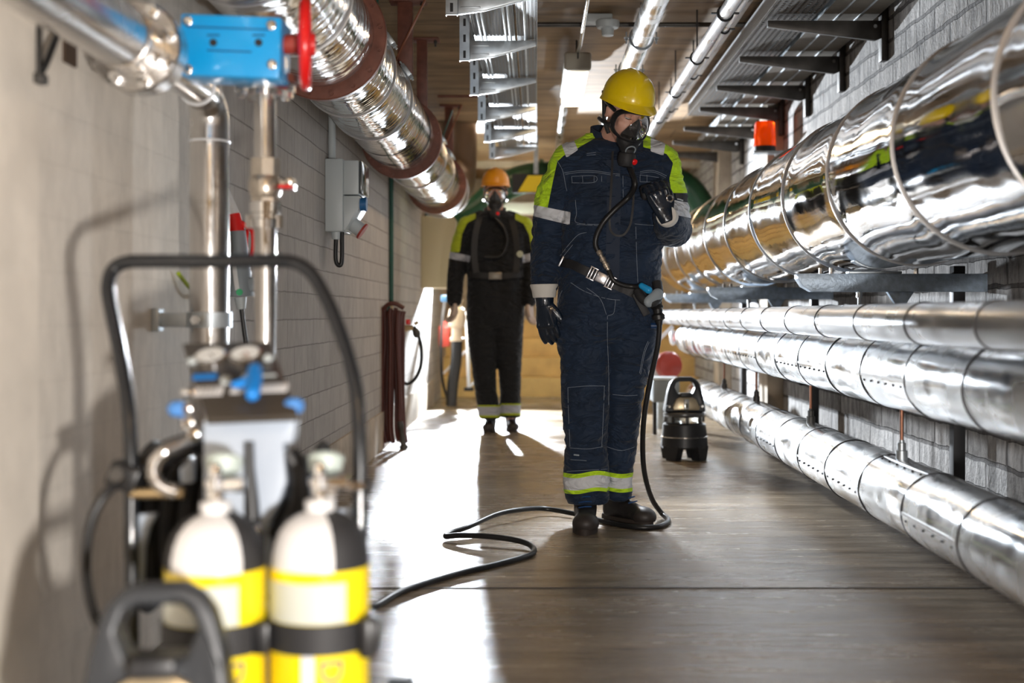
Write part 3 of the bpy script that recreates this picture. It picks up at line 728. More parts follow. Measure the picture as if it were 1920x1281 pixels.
# second, thinner riser with ball valve
X2, Y2 = -.635, 3.0
S = 2400 / Y2
def zz(py): return CH - (py - VY) / S
t = thing('valve_riser', 'slim steel pipe with ball valve and couplings under the blue gearbox', 'pipe', (X2, Y2, 0))
q = MB(); q.cone((X2, Y2, 0), (X2, Y2, zz(168)), .0255, n=32); q.build('tube', M_steel, t)
q = MB(); q.lathe((X2, Y2, zz(178)), (0, 0, 1), [(0, .03), (.006, .069), (.022, .069), (.024, .03)], 40)
for j in range(8):
    a = 2*PI*j/8; q.disc_hex((X2 + .056*math.cos(a), Y2 + .056*math.sin(a), zz(178) + .004), (0, 0, -1), .009, .012)
q.build('lower_flange', M_steel, t)
q = MB(); q.lathe((X2, Y2, zz(158)), (0, 0, 1), [(0, .03), (0, .078), (.018, .078), (.018, .03)], 44); q.build('upper_flange', M_brown, t)
M_fit = mat('nickel_fitting', (.62, .56, .48), .28, .9, noise_amt=.15)
q = MB(); z0 = zz(298); q.cone((X2, Y2, zz(330)), (X2, Y2, z0), .035, n=8); q.lathe((X2, Y2, zz(372)), (0, 0, 1), [(0, .030), (.006, .034), (.02, .038), (.035, .038), (.05, .034), (.054, .03)], 28); q.cone((X2, Y2, zz(384)), (X2, Y2, zz(372)), .034, n=8); q.build('ball_valve', M_fit, t)
q = MB(); hz = zz(343); q.cone((X2 + .02, Y2, hz), (X2 + .055, Y2, hz), .012); q.box((X2 + .062, Y2 - .01, hz), (.018, .06, .02), bev=.006); q.build('valve_stem', M_fit, t)
q = MB(); q.box((X2 + .058, Y2 - .03, hz - .014), (.03, .07, .008), bev=.003); q.build('lever', M_red, t)
q = MB(); q.lathe((X2, Y2, zz(428)), (0, 0, 1), [(0, .030), (.0, .036), (.02, .037), (.022, .033), (.034, .033), (.036, .036), (.06, .036), (.064, .03)], 28)
for a in (0, PI): q.cone((X2 + .036*math.cos(a), Y2 - .012, zz(428)), (X2 + .036*math.cos(a), Y2 - .012, zz(404)), .007, n=10)
q.build('union', M_chrome, t)

# blue gearbox with red handwheel
t = thing('valve_gearbox', 'bright blue box-shaped valve gearbox with red handwheel', 'valve', (X2, Y2 - .02, zz(158)))
Yb = 2.86; def_ = lambda px, py: P(px, py, Yb)
q = MB(); c = def_(431, 86); q.box((c.x, Yb + .06, c.z), (.226, .12, .138), Matrix.Rotation(math.radians(2.2), 3, 'Y'), .006, 2); bd = q.build('body', M_blue, t)
for (px, py) in ((353, 40), (353, 131), (510, 48), (511, 122)):
    p = P(px, py, Yb - .002); q = MB(); q.lathe(p, (0, -1, 0), [(0, .011), (.006, .011), (.008, .008)], 20); q.disc_hex(p + Vector((0, -.006, 0)), (0, -1, 0), .006, .004); q.build('screw', M_chrome, bd)
for (px, py) in ((400, 80), (485, 80)):
    p = P(px, py, Yb); q = MB(); q.cone(p + Vector((0, -.002, 0)), p + Vector((0, .004, 0)), .0085); q.build('pointer_hole', M_blackm, bd)
for (px, py, w_) in ((430, 96, .10), (430, 53, .19)):
    p = P(px, py, Yb); q = MB(); q.box(p, (w_, .003, .0035), Matrix.Rotation(math.radians(2.2), 3, 'Y')); q.build('groove', mat('deep_blue', (.003, .10, .28), .5), bd)
for px in (400, 485):
    q = MB(); p = P(px, 66, Yb - .0005); q.box(p, (.028, .001, .004)); q.build('raised_mark', mat('deep_blue', (.003, .10, .28), .5), bd)
hw = P(573, 82, Yb + .05)
q = MB(); q.cone(P(520, 84, Yb + .05), hw, .022, n=28); q.build('shaft', M_reds, t)
q = MB(); q.torus(hw, (1, .16, 0), .094, .0135, 48, 12)
for j in range(3):
    a = 2*PI*j/3 + .4; dv = Vector((1, .16, 0)).normalized(); xx, yy, _ = frame_of(dv)
    q.cone(hw, hw + (xx*math.cos(a) + yy*math.sin(a))*.09, .011, .010, n=12)
q.lathe(hw - Vector((.02, 0, 0)), (1, .16, 0), [(0, .026), (.04, .026), (.043, .018)], 24); q.build('handwheel', M_red, t)
# cast tee that carries the gearbox under the duct
q = MB(); q.lathe((X2, Y2 - .0, zz(158) + .018), (0, 0, 1), [(0, .05), (.02, .045), (.10, .045), (.14, .05)], 32); q.build('neck', M_fit, t)

# bracket with black cable at the very left, square recess and screws
t = thing('cable_bracket', 'grey metal strap with a short black cable at the top left corner', 'bracket', (WL, 2.45, 1.4))
q = MB(); a = P(48, -20, 2.48); c = P(52, 150, 2.5); q.box((WL + .024, 2.49, (a.z + c.z) / 2), (.006, .02, a.z - c.z), bev=.001); q.box((WL + .026, 2.49, c.z), (.02, .035, .02), bev=.003); q.build('strap', M_galvD, t)
q = MB(); q.tube([(WL + .006, 2.66, 1.47), (WL + .02, 2.61, 1.455), (WL + .035, 2.54, 1.41), (WL + .034, 2.50, 1.36), (WL + .028, 2.49, 1.34)], .007, 10, spline=5); q.build('cable', M_black, t)
q = MB(); q.box((WL + .002, 2.71, 1.432), (.008, .07, .07)); tag(q.build('recess_patch', mat('recess_dark', (.06, .035, .02), .8)), 'small square dark patch standing for a wall recess left of the big flange', 'cover')  # dark plate on the wall: the shade of the recess is put into its colour

# fine earth wires
q = MB(); q.tube([(WL + .012, 3.5, .98), (WL + .03, 3.6, .93), (WL + .05, 3.72, .915), (WL + .03, 3.85, .93)], .006, 8, spline=5); tag(q.build('earth_wire', mat('yellow_green', (.35, .45, .02), .4)), 'short yellow-green wire looping behind the stainless riser', 'wire')
q = MB(); q.tube([(WL + .01, 4.0, 1.30), (WL + .012, 3.98, 1.1), (WL + .012, 4.0, .98)], .005, 8, spline=5); tag(q.build('earth_wire', mat('yellow_green', (.35, .45, .02), .4)), 'thin yellow-green wire hanging beside the red plug', 'wire')

# CEE plug hanging on the wall
YP = 4.1; 
t = thing('power_plug', 'grey and red industrial plug hanging between the two steel pipes', 'plug', P(450, 500, YP))
ax = lambda a, b_, ra, rb, nme, m, par=t, n=24: (lambda qq: qq.build(nme, m, par))(MB().cone(P(*a, YP), P(*b_, YP), ra, rb, n=n))
ax((422, 352), (437, 404), .010, .023, 'strain_boot', M_white)
ax((437, 402), (444, 436), .023, .026, 'red_collar', M_red)
ax((444, 434), (450, 500), .028, .031, 'socket_body', M_greyd)
ax((448, 496), (450, 556), .034, .046, 'plug_body', M_greyd)
q = MB(); q.box(P(469, 534, YP), (.045, .05, .045), bev=.01); q.build('latch', M_greyd, t)
q = MB(); q.box(P(442, 522, YP - .045), (.014, .003, .075), Matrix.Rotation(math.radians(-8), 3, 'Y')); q.build('rating_label', M_white, t)
q = MB(); q.cone(P(449, 548, YP - .046), P(449, 548, YP - .049), .0105); q.build('green_sticker', mat('sticker_green', (.0, .35, .12), .5), t)
ax((451, 558), (453, 580), .020, .013, 'gland', M_grey)
q = MB(); q.tube([P(453, 580, YP), P(458, 620, YP), P(462, 660, YP), P(462, 760, YP), (WL + .05, YP, .01)], .0075, 10, spline=5); q.build('cable', M_black, t)
q = MB(); q.torus(P(468, 455, YP), (1, .5, 0), .048, .007, 30, 8); q.build('lid_ring', M_red, t)
q = MB(); q.cone(P(440, 412, YP), P(470, 428, YP), .009); q.build('lid_arm', M_red, t)

# ================================================================ socket box on the wall
YB = 6.0
def w_(px, py, Y=YB): return P(px, py, Y)
t = thing('socket_box', 'pale grey power socket box with blue and red outlets on the left wall', 'socket box', (WL, YB, 1.24))
zT, zB = w_(0, 297).z, w_(0, 434).z; xs = w_(643, 0).x
q = MB(); q.box(((WL + xs) / 2, YB + .14, (zT + zB) / 2), (xs - WL, .28, zT - zB), bev=.006); q.build('back_box', M_grey, t)
x2 = w_(672, 0).x; zm = w_(0, 366).z
q = MB(); q.box(((xs + x2) / 2, YB + .14, (zT - .008 + zm + .004) / 2), (x2 - xs, .26, zT - zm - .012), bev=.004); q.build('cover', M_grey, t)
zl = w_(0, 432).z
q = MB(); q.prism([(xs, YB + .01, zm - .002), (x2, YB + .01, zm - .002), (x2, YB + .01, w_(0, 388).z), (xs + .008, YB + .01, zl), (xs, YB + .01, zl)], (0, .26, 0), .003); q.build('lower_cover', M_grey, t)
q = MB(); q.box((x2 + .008, YB + .14, (zT + zm) / 2 - .0), (.014, .25, zT - zm - .02), bev=.004); q.build('window_flap', mat('smoked_flap', (.05, .06, .065), .15, coat=.5), t)
q = MB(); p = w_(675, 381); q.cone((x2, YB + .07, p.z), (x2 + .028, YB + .07, p.z), .031, n=28); q.cone((x2 + .02, YB + .07, p.z), (x2 + .03, YB + .07, p.z), .034, n=28); q.build('blue_outlet', mat('socket_blue', (.02, .12, .30), .4), t)
q = MB(); a = Vector((w_(651, 0).x, YB + .12, w_(0, 415).z)); c = Vector((w_(674, 0).x, YB + .12, w_(0, 430).z)); dd = Vector((1, 0, -.72)).normalized()
q.cone(a, a + dd * .065, .034, .036, n=28); so = q.build('grey_outlet', M_grey, t)
q = MB(); q.cone(a + dd * .062, a + dd * .072, .042, n=28); q.build('red_rim', M_reds, so)
q = MB(); q.cone((WL + .021, YB + .08, zT - .01), (WL + .021, YB + .08, HC), .0175, n=20); q.build('conduit', M_grey, t)
q = MB(); g = Vector((w_(627, 0).x, YB + .05, zB)); q.cone(g, g - Vector((0, 0, .035)), .022, .020, n=16); q.build('gland', M_grey, t)
q = MB(); q.tube([g - Vector((0, 0, .03)), g - Vector((.002, 0, .12)), g - Vector((-.006, 0, .152)), g - Vector((-.022, 0, .155)), g - Vector((-.028, 0, .12)), g - Vector((-.028, 0, .0))], .0105, 12, spline=6); q.build('cable', M_black, t)

# green down-pipe and tap
t = thing('water_pipe', 'thin dark green pipe running down the left wall to the hose tap', 'pipe', (-.95, 8.6, .9))
q = MB(); q.cone((-.972, 8.6, .93), (-.972, 8.6, HC), .015, n=16); q.build('tube', M_greenD, t)
tp = P(768, 612, 8.75)
q = MB(); q.tube([(-.972, 8.6, .94), (-.965, 8.62, .86), (tp.x - .03, 8.7, tp.z - .02), (tp.x, 8.72, tp.z - .01)], .012, 10, spline=4); q.cone((tp.x - .06, 8.7, tp.z - .01), (tp.x + .03, 8.7, tp.z - .01), .018); q.build('tap_body', M_brass, t)
q = MB(); q.box((tp.x - .005, 8.7, tp.z + .03), (.03, .012, .035), bev=.004); q.build('tap_handle', M_red, t)
t = thing('tap_hose', 'short black hose curving down from the tap beside the red hoses', 'hose', P(785, 635, 8.7))
q = MB(); q.tube([P(776, 612, 8.7), P(785, 630, 8.7), P(790, 655, 8.7), P(789, 685, 8.7), P(780, 708, 8.7), P(765, 720, 8.7), P(752, 714, 8.65)], .012, 12, spline=6); q.build('tube', M_black, t)
q = MB(); q.lathe(P(778, 617, 8.7), (.35, 0, -1), [(0, .02), (.03, .026), (.04, .026), (.06, .018)], 16); q.build('coupling', M_galvD, t)
q = MB(); q.lathe(P(777, 608, 8.7), (.5, 0, .3), [(0, .012), (.03, .012)], 12); q.build('nozzle', M_brass, t)

# bundle of dark red hoses
t = thing('hose_bundle', 'coil of dark red hoses hanging on the left wall and reaching the floor', 'hose', (-.93, 8.29, 0))
rnd = random.Random(3); HY = 8.25
tops = [(718, 578), (724, 574), (731, 576), (738, 573), (744, 578), (750, 574), (756, 579)]
for i in range(9):
    u0 = 716 + i * 4.9; jt = 574 + rnd.random() * 7; ub = 712 + i * 5.4 + rnd.random() * 5; dy = (i % 3 - 1) * .035
    pts = [P(u0 + 2.5, jt + 3, HY + dy), P(u0, jt + 16, HY + dy), P(u0 - 2 + rnd.random()*4, 640, HY + dy), P((u0 + ub)/2 - 3 + rnd.random()*6, 730, HY + dy), P(ub, 800, HY + dy), P(ub + 4, 833 - rnd.random()*6, HY + dy * .6 - .02)]
    q = MB(); q.tube(pts, .0135, 12, spline=6); q.build('hose_strand', M_hosered, t)
q = MB(); q.tube([P(716, 582, HY - .04), P(728, 571, HY - .05), P(742, 570, HY - .05), P(757, 578, HY - .04)], .014, 12, spline=6); q.build('top_loop', M_hosered, t)
q = MB(); q.lathe(P(750, 790, HY - .05), (.15, 0, -1), [(0, .016), (.02, .02), (.05, .02), (.06, .014), (.15, .018), (.16, .03), (.18, .03)], 16); q.build('nozzle', M_galvD, t)
q = MB(); q.box(P(714, 824, HY - .02), (.05, .06, .12), bev=.01); q.build('foot_coupling', M_brown, t)
q = MB(); q.box((-.965, HY + .02, .90), (.05, .05, .03), bev=.005); q.build('wall_hook', M_greenD, t)

# cream cabinet, standpipe and extinguisher far back
a = P(790, 405, 11); c = P(850, 540, 11)
t = thing('wall_cabinet', 'cream metal cabinet on the left wall beside the second worker', 'cabinet', (WL, 11, c.z))
q = MB(); q.box(((WL + c.x) / 2, 11.2, (a.z + c.z) / 2), (c.x - WL, .4, a.z - c.z), bev=.008); q.build('body', M_cream, t)
q = MB(); q.box((c.x + .006, 11.2, (a.z + c.z) / 2), (.012, .36, a.z - c.z - .04), bev=.004); q.build('door', M_cream, t)
YS = 11.7
t = thing('standpipe', 'pale standpipe valve on a thick black pipe left of the second worker', 'valve', P(848, 765, YS))
q = MB(); q.tube([P(846, 762, YS), P(849, 720, YS), P(855, 680, YS), P(857, 640, YS)], .050, 20, spline=4); q.build('black_pipe', M_black, t)
q = MB(); z0 = P(857, 640, YS); q.lathe(z0, (0, 0, 1), [(0, .065), (.03, .065), (.035, .05), (.12, .05), (.14, .075), (.22, .085), (.29, .07), (.31, .045), (.36, .045), (.37, .06), (.39, .06)], 28); vb = q.build('valve_body', mat('pale_valve', (.50, .40, .30), .45), t)
q = MB(); q.box(P(838, 560, YS - .05), (.11, .05, .06), bev=.01); q.build('blue_grip', mat('grip_blue', (.03, .10, .22), .5), t)
t = thing('fire_extinguisher', 'red cylinder on the far left wall behind the pale standpipe', 'extinguisher', P(833, 655, 12.1))
q = MB(); p = P(833, 650, 12.1); q.lathe(p, (0, 0, 1), [(0, .05), (.01, .055), (.18, .055), (.21, .03), (.24, .015)], 20); q.build('bottle', M_reds, t)
t = thing('support_frame', 'pale grey tripod strut between the standpipe and the second worker', 'stand', P(882, 730, 12))
q = MB(); q.cone(P(875, 585, 12), P(879, 725, 12), .018); q.build('strut', M_wireW, t)
q = MB(); q.cone(P(877, 655, 12), P(832, 700, 12.2), .012); q.cone(P(877, 728, 12), P(893, 715, 12), .012); q.build('brace', M_wireW, t)
q = MB(); q.box(P(879, 730, 12), (.09, .09, .03), bev=.008); q.build('foot', M_blackm, t)
q = MB(); q.tube([P(835, 560, 11.9), P(828, 620, 11.9), P(828, 700, 11.9), P(838, 745, 11.9), G(846, 757, .03)], .013, 10, spline=6); tag(q.build('cable', M_black), 'thin black cable hanging behind the pale standpipe to the floor', 'cable')

# red valve flange and grey box on the right, seen behind the front worker
YR = 9.6
t = thing('hydrant_valve', 'red round valve cap with white ring behind the hose of the front worker', 'valve', P(1253, 720, YR))
p = P(1252, 685, YR); q = MB(); q.lathe(p, (.35, -1, 0), [(-.02, .06), (0, .105), (.03, .105), (.06, .09), (.075, .04), (.08, .01)], 32); q.build('cap', M_reds, t)
q = MB(); q.lathe(P(1236, 690, YR + .05), (-.3, -1, 0), [(0, .09), (.01, .11), (.04, .11), (.05, .08)], 32); q.build('ring', M_white, t)
q = MB(); q.cone(P(1245, 700, YR + .08), (P(1245, 0, YR).x, YR + .08, .0), .05); q.build('leg_pipe', M_galv, t)
t = thing('small_valve', 'small red handwheel with white hub at the end of the middle low pipe', 'valve', P(1265, 632, 10.2))
p = P(1262, 633, 10.2); q = MB(); q.torus(p, (1, -.4, 0), .05, .014, 28, 8); q.build('wheel', M_white, t)
q = MB(); q.cone(p, P(1282, 633, 10.2), .028); q.build('spindle', M_reds, t)
t = thing('grey_case', 'grey case standing on the floor behind the portable sounder', 'case', P(1246, 755, 9.0))
p = P(1246, 732, 9.2); q = MB(); q.box((p.x, p.y, p.z), (.19, .25, .16), bev=.015); q.build('shell', M_greyd, t)
q = MB(); q.box((p.x, p.y, p.z + .085), (.20, .26, .02), bev=.008); q.build('lid', M_grey, t)
q = MB()
for sx in (-1, 1): q.cone((p.x + sx*.07, p.y, 0), (p.x + sx*.07, p.y, p.z - .07), .015)
q.build('feet', M_blackm, t)
q = MB(); q.cone(P(1232, 600, 10.0), P(1228, 700, 10.0), .016); q.cone(P(1232, 640, 10.0), P(1262, 612, 10.0), .014); tag(q.build('white_bracket', M_white), 'white angled bracket behind the hip of the front worker', 'bracket')

# ================================================================ portable area sounders
def sounder(x, y, rz, label, s=1.0):
    t = thing('area_monitor', label, 'gas monitor', (0, 0, 0), 'portable area monitors')
    bodym = mat('monitor_grey', (.10, .115, .13), .45) if s < 0 else M_blackm
    body2 = mat('monitor_black', (.018, .019, .022), .42)
    q = MB(); q.lathe((0, 0, .07), (0, 0, 1), [(0, .135), (.01, .141), (.07, .136), (.14, .128), (.15, .110), (.15, 0)], 48); q.build('speaker_base', body2, t)
    q = MB(); q.lathe((0, 0, .132), (0, 0, 1), [(0, .1365), (.002, .140), (.008, .140), (.010, .1355)], 48); q.build('band', M_chrome, t)
    for k in range(4):
        a = PI/4 + k*PI/2; c = Vector((.108*math.cos(a), .108*math.sin(a), 0)); u = Vector((math.cos(a), math.sin(a), 0)); v = Vector((-u.y, u.x, 0))
        q = MB(); q.rings([[c + u*(.030*sx) + v*(w2*sy) + Vector((0, 0, z)) for sx, sy in ((-1,-1),(1,-1),(1,1),(-1,1))] for z, w2 in ((0, .032), (.004, .034), (.085, .055))]); q.build('foot', body2, t)
    q = MB(); q.lathe((0, 0, .222), (0, 0, 1), [(0, .08), (.0, .108), (.035, .108), (.035, .08)], 40); q.build('light_ring', mat('clear_lens', (.85, .9, .9), .08, trans=.85), t)
    for k in range(8):
        a = 2*PI*k/8; q = MB(); q.box((.112*math.cos(a), .112*math.sin(a), .24), (.02, .016, .035), Matrix.Rotation(a, 3, 'Z'), .003); q.build('pillar', M_galvD, t)
    q = MB(); q.lathe((0, 0, .255), (0, 0, 1), [(0, .06), (0, .115), (.012, .124), (.022, .124), (.028, .112), (.028, 0)], 48); q.build('collar', mat('monitor_collar', (.10, .10, .10), .3, .4), t)
    # body shell with carrying handle (front -Y)
    out = [(-.122, .285), (-.104, .40), (-.088, .455), (-.066, .480), (-.040, .492), (.040, .492), (.066, .480), (.088, .455), (.104, .40), (.122, .285)]
    hole = [(-.044, .392), (-.062, .430), (-.050, .458), (-.032, .464), (.032, .464), (.050, .458), (.062, .430), (.044, .392)]
    bm = bmesh.new(); n = 48
    def resample(pts, n):
        pts = [Vector((p[0], 0, p[1])) for p in pts]; L = [0]
        for i in range(len(pts)): L.append(L[-1] + (pts[(i+1) % len(pts)] - pts[i]).length)
        out_ = []
        for k in range(n):
            d = L[-1]*k/n; i = max(j for j in range(len(pts)) if L[j] <= d + 1e-9); i = min(i, len(pts)-1)
            f = (d - L[i])/(L[i+1]-L[i]); out_.append(pts[i].lerp(pts[(i+1) % len(pts)], f))
        return out_
    o_ = resample(out, n); h_ = resample(hole, n)
    # align start by angle from hole centre
    cc = Vector((0, 0, .425)); ang = lambda p: math.atan2(p.z - cc.z, p.x - cc.x)
    o_.sort(key=ang); h_.sort(key=ang)
    mb = MB()
    def dep(p): return .075 - max(0, (p.z - .30)) * .25
    V = {}
    for nm_, L_ in (('o', o_), ('h', h_)):
        for s_ in (-1, 1): V[nm_, s_] = [mb.bm.verts.new((p.x, s_*dep(p)*.8 + 0, p.z)) for p in L_]
    for i in range(n):
        j = (i+1) % n
        mb.face((V['o',-1][i], V['o',-1][j], V['h',-1][j], V['h',-1][i])); mb.face((V['o',1][j], V['o',1][i], V['h',1][i], V['h',1][j]))
        mb.face((V['o',1][i], V['o',1][j], V['o',-1][j], V['o',-1][i])); mb.face((V['h',-1][i], V['h',-1][j], V['h',1][j], V['h',1][i]))
    bmesh.ops.recalc_face_normals(mb.bm, faces=mb.bm.faces[:])
    es = [e for e in mb.bm.edges if len(e.link_faces) == 2 and e.calc_face_angle(0) > .9]
    bmesh.ops.bevel(mb.bm, geom=es, offset=.010, segments=3, affect='EDGES', profile=.5)
    mb.build('handle_shell', mat('monitor_shell', (.022, .025, .030), .4), t)
    gold = mat('monitor_face', (.48, .40, .27), .3, .7)
    q = MB(); pts = [(-.076, .296), (-.082, .315), (-.066, .345), (-.058, .362), (-.034, .374), (.034, .374), (.058, .362), (.066, .345), (.082, .315), (.076, .296)]
    q.prism([(x_, -.058 - (.30 - z_) * .1, z_) for x_, z_ in pts], (0, -.022, 0), .006); fp = q.build('face_plate', gold, t)
    q = MB(); q.box((0, -.084, .333), (.030, .008, .062), Matrix.Rotation(-.12, 3, 'X'), .006); q.build('display', mat('display_bezel', (.55, .58, .58), .2, .6), fp)
    q = MB(); q.box((0, -.0885, .325), (.016, .004, .026), Matrix.Rotation(-.12, 3, 'X'), .001); q.build('screen', mat('lcd', (.10, .10, .07), .2), fp)
    q = MB(); q.cone((0, -.078, .290), (0, -.086, .289), .010, n=20); q.build('button', M_blackm, fp)
    q = MB(); q.box((0, -.066, .388), (.070, .035, .026), bev=.008); q.build('inlet_cap', body2, t)
    for sx in (-1, 1):
        q = MB(); q.lathe((sx*.098, -.05, .318), (0, -1, 0), [(0, .016), (.012, .016), (.014, .010)], 20); q.build('sensor_port', body2, t)
        q = MB(); q.cone((sx*.098, -.064, .318), (sx*.098, -.067, .318), .008, n=16); q.build('port_screw', M_chrome, t)
    t.location = (x, y, 0); t.rotation_euler = (0, 0, rz); t.scale = (s, s, 1)
    return t
g = G(1284, 862); sounder(g.x, 7.65, .05, 'black portable gas monitor standing on the floor beside the front worker')
sounder(P(301, 0, 1.8).x, 1.8, .12, 'large blurred portable gas monitor at lower left, in front of the yellow cylinders', .88)

# ================================================================ breathing-air trolley
CY = 2.2
t = thing('air_trolley', 'black tube framed trolley with grey gauge column, carrying the yellow air cylinders', 'trolley', (-.49, CY, 0))
def px3(lst): return [P(a_, b_, c_) for a_, b_, c_ in lst]
hp = px3([(248, 1260, 2.18), (247, 1100, 2.18), (246, 960, 2.19), (245, 840, 2.2), (238, 745, 2.22), (222, 650, 2.25), (205, 565, 2.28), (203, 530, 2.29), (213, 504, 2.3), (236, 492, 2.3), (270, 490, 2.3), (400, 490, 2.3), (520, 489, 2.3), (556, 494, 2.3), (583, 512, 2.29), (604, 545, 2.28), (625, 590, 2.26), (650, 660, 2.24), (668, 735, 2.22), (674, 830, 2.2), (675, 960, 2.19), (676, 1100, 2.18), (677, 1260, 2.18)])
q = MB(); q.tube([Vector((hp[0].x, hp[0].y, .12))] + hp + [Vector((hp[-1].x, hp[-1].y, .12))], .0125, 18, spline=5); q.build('handle_frame', M_tubeblk, t)
q = MB(); 
for i in (16,): q.torus(P(627, 600, 2.26), (.35, 0, 1), .0125, .003, 20, 6)
q.build('handle_collar', M_blackm, t)
q = MB(); q.box((-.49, 2.2, .05), (.46, .30, .025), bev=.006); q.build('base_plate', M_greyd, t)
for sx in (-1, 1):
    q = MB(); q.cone((-.49 + sx*.22, 2.34, .10), (-.49 + sx*.26, 2.34, .10), .10, n=36); wh = q.build('wheel', M_blackm, t)
    q = MB(); q.cone((-.49 + sx*.215, 2.34, .10), (-.49 + sx*.265, 2.34, .10), .05, n=24); q.build('hub', M_galv, wh)
# grey column under the panel
colm = mat('column_grey', (.40, .46, .55), .38, coat=.2)
q = MB(); cpts = [(381, 788), (553, 782), (548, 832), (530, 832), (536, 905), (520, 950), (500, 985), (500, 1120), (395, 1120), (395, 985), (381, 930)]
q.prism([P(a_, b_, 2.17) for a_, b_ in cpts], (0, .05, 0), .003); cl = q.build('column', colm, t)
q = MB(); q.tube(px3([(467, 828, 2.165), (468, 880, 2.165), (472, 940, 2.165), (474, 1000, 2.165)]), [.008, .009, .012, .015], 14, spline=3); q.build('slot', M_black, cl)
# tilted gauge panel
BL, BR, TL, TR = P(386, 786, 2.12), P(560, 779, 2.12), P(342, 643, 2.36), P(506, 640, 2.36)
pn = (BR - BL).cross(TL - BL).normalized()
if pn.y > 0: pn = -pn
def pu(u, v, off=0.0): return BL.lerp(BR, u).lerp(TL.lerp(TR, u), v) + pn * off
q = MB(); q.prism([BL, BR, TR, TL], -pn * .012, .003); pan = q.build('gauge_panel', mat('panel_brown_black', (.050, .042, .034), .32, coat=.2), t)
ux = (BR - BL).normalized(); uy = pn.cross(ux).normalized()
def uv_of(px_, py_):
    o_ = Vector((0, 0, CH)); d_ = P(px_, py_, 1) - o_; k = (BL - o_).dot(pn) / d_.dot(pn); return o_ + d_ * k
for (px_, py_, lb) in ((396, 672, 0), (461, 669, 1)):
    c = uv_of(px_, py_)
    q = MB(); q.lathe(c, pn, [(0, .030), (.006, .030), (.008, .026), (.008, 0)], 36); gb = q.build('gauge', M_chrome, pan)
    q = MB(); q.lathe(c + pn*.0082, pn, [(0, .0245), (.0006, .0245)], 36); q.build('dial', mat('dial_white', (.80, .82, .82), .3), gb)
    q = MB(); d_ = (ux*.5 - uy*.8).normalized(); q.box(c + pn*.0095 + d_*.007, (.002, .018, .001), Matrix((ux, d_, pn)).transposed()); q.build('needle', M_blackm if lb == 0 else M_reds, gb)
def plate(px_, py_, w2, h2, m, nme, off=.001, th=.002, bev=0):
    c = uv_of(px_, py_); q = MB(); q.box(c + pn*off, (w2, h2, th), Matrix((ux, uy, pn)).transposed(), bev); return q.build(nme, m, pan)
plate(384, 707, .042, .016, M_blued, 'blue_label'); 
lw = plate(392, 734, .050, .030, M_white, 'white_label', bev=.001)
for i in range(4): 
    c = uv_of(380 + i*8, 734); q = MB(); q.box(c + pn*.0026, (.0012, .022, .0004), Matrix((ux, uy, pn)).transposed()); q.build('printed_line', M_blackm, lw)
plate(447, 731, .026, .026, M_white, 'white_label', bev=.001); plate(513, 728, .050, .028, M_white, 'white_label', bev=.001); plate(492, 705, .050, .006, M_grey, 'grey_strip')
for (px_, py_, r_) in ((424, 716, .010), (462, 710, .007), (360, 680, .008), (503, 674, .009)):
    c = uv_of(px_, py_); q = MB(); q.lathe(c, pn, [(0, r_), (.006, r_), (.009, r_*.6)], 20); q.build('panel_screw', M_grey, pan)
# blue lever knob
c = uv_of(472, 740); q = MB(); a1 = uv_of(482, 722) + pn*.03; a2 = uv_of(444, 750) + pn*.03; a3 = uv_of(478, 768) + pn*.03
q.capsule(a1, a1.lerp(a3, .5), .013, .015, 16); q.capsule(a1.lerp(a3, .5), a2, .014, .006, 14); q.capsule(a1.lerp(a3, .5), a3, .015, .012, 14); q.cone(c, c + pn*.03, .010); q.build('lever_knob', M_blued, pan)
for (px_, py_, Y_) in ((551, 761, 2.16), (333, 767, 2.2)):
    c = P(px_, py_, Y_); q = MB(); q.lathe(c, (1, -.4, 0), [(-.014, .010), (-.008, .014), (.008, .014), (.014, .010)], 20); q.build('side_knob', mat('light_blue_knob', (.08, .25, .62), .35), t)
for (px_, py_, Y_, r_) in ((349, 767, 2.2, .010), (354, 737, 2.22, .008), (354, 793, 2.2, .011), (366, 814, 2.18, .013)):
    q = MB(); c = P(px_, py_, Y_); q.lathe(c - Vector((.012, 0, 0)), (1, 0, 0), [(0, r_*.7), (.004, r_), (.018, r_), (.024, r_*.7)], 18); q.build('fitting', M_chrome, t)
# grey side cheeks
q = MB(); q.prism(px3([(249, 966, 2.2), (292, 964, 2.2), (278, 990, 2.2), (268, 1030, 2.2), (265, 1120, 2.2), (249, 1120, 2.2)]), (0, .02, 0), .002); q.build('side_cheek', colm, t)
q = MB(); q.prism(px3([(624, 955, 2.26), (682, 953, 2.26), (684, 1120, 2.26), (650, 1120, 2.26)]), (0, .02, 0), .002); q.build('side_cheek', colm, t)
q = MB(); q.prism(px3([(336, 880, 2.24), (360, 858, 2.24), (362, 905, 2.24), (338, 908, 2.24)]), (0, .02, 0), .002); q.build('inner_bracket', colm, t)
# hose drum
dz, dy_ = .46, 2.47
q = MB(); prof = []
for i in range(13):
    prof += [(.034*i, .125), (.034*i + .008, .137), (.034*i + .017, .142), (.034*i + .026, .137)]
q.lathe((-.73, dy_, dz), (1, 0, 0), [(0, .05)] + prof[:36] + [(.31, .135), (.31, .05)], 48); dr = q.build('hose_drum', M_black, t)
for x_ in (-.745, -.42):
    q = MB(); q.lathe((x_, dy_, dz), (1, 0, 0), [(0, .03), (0, .160), (.006, .165), (.012, .160), (.012, .03)], 56); q.build('drum_flange', M_blackm, t)
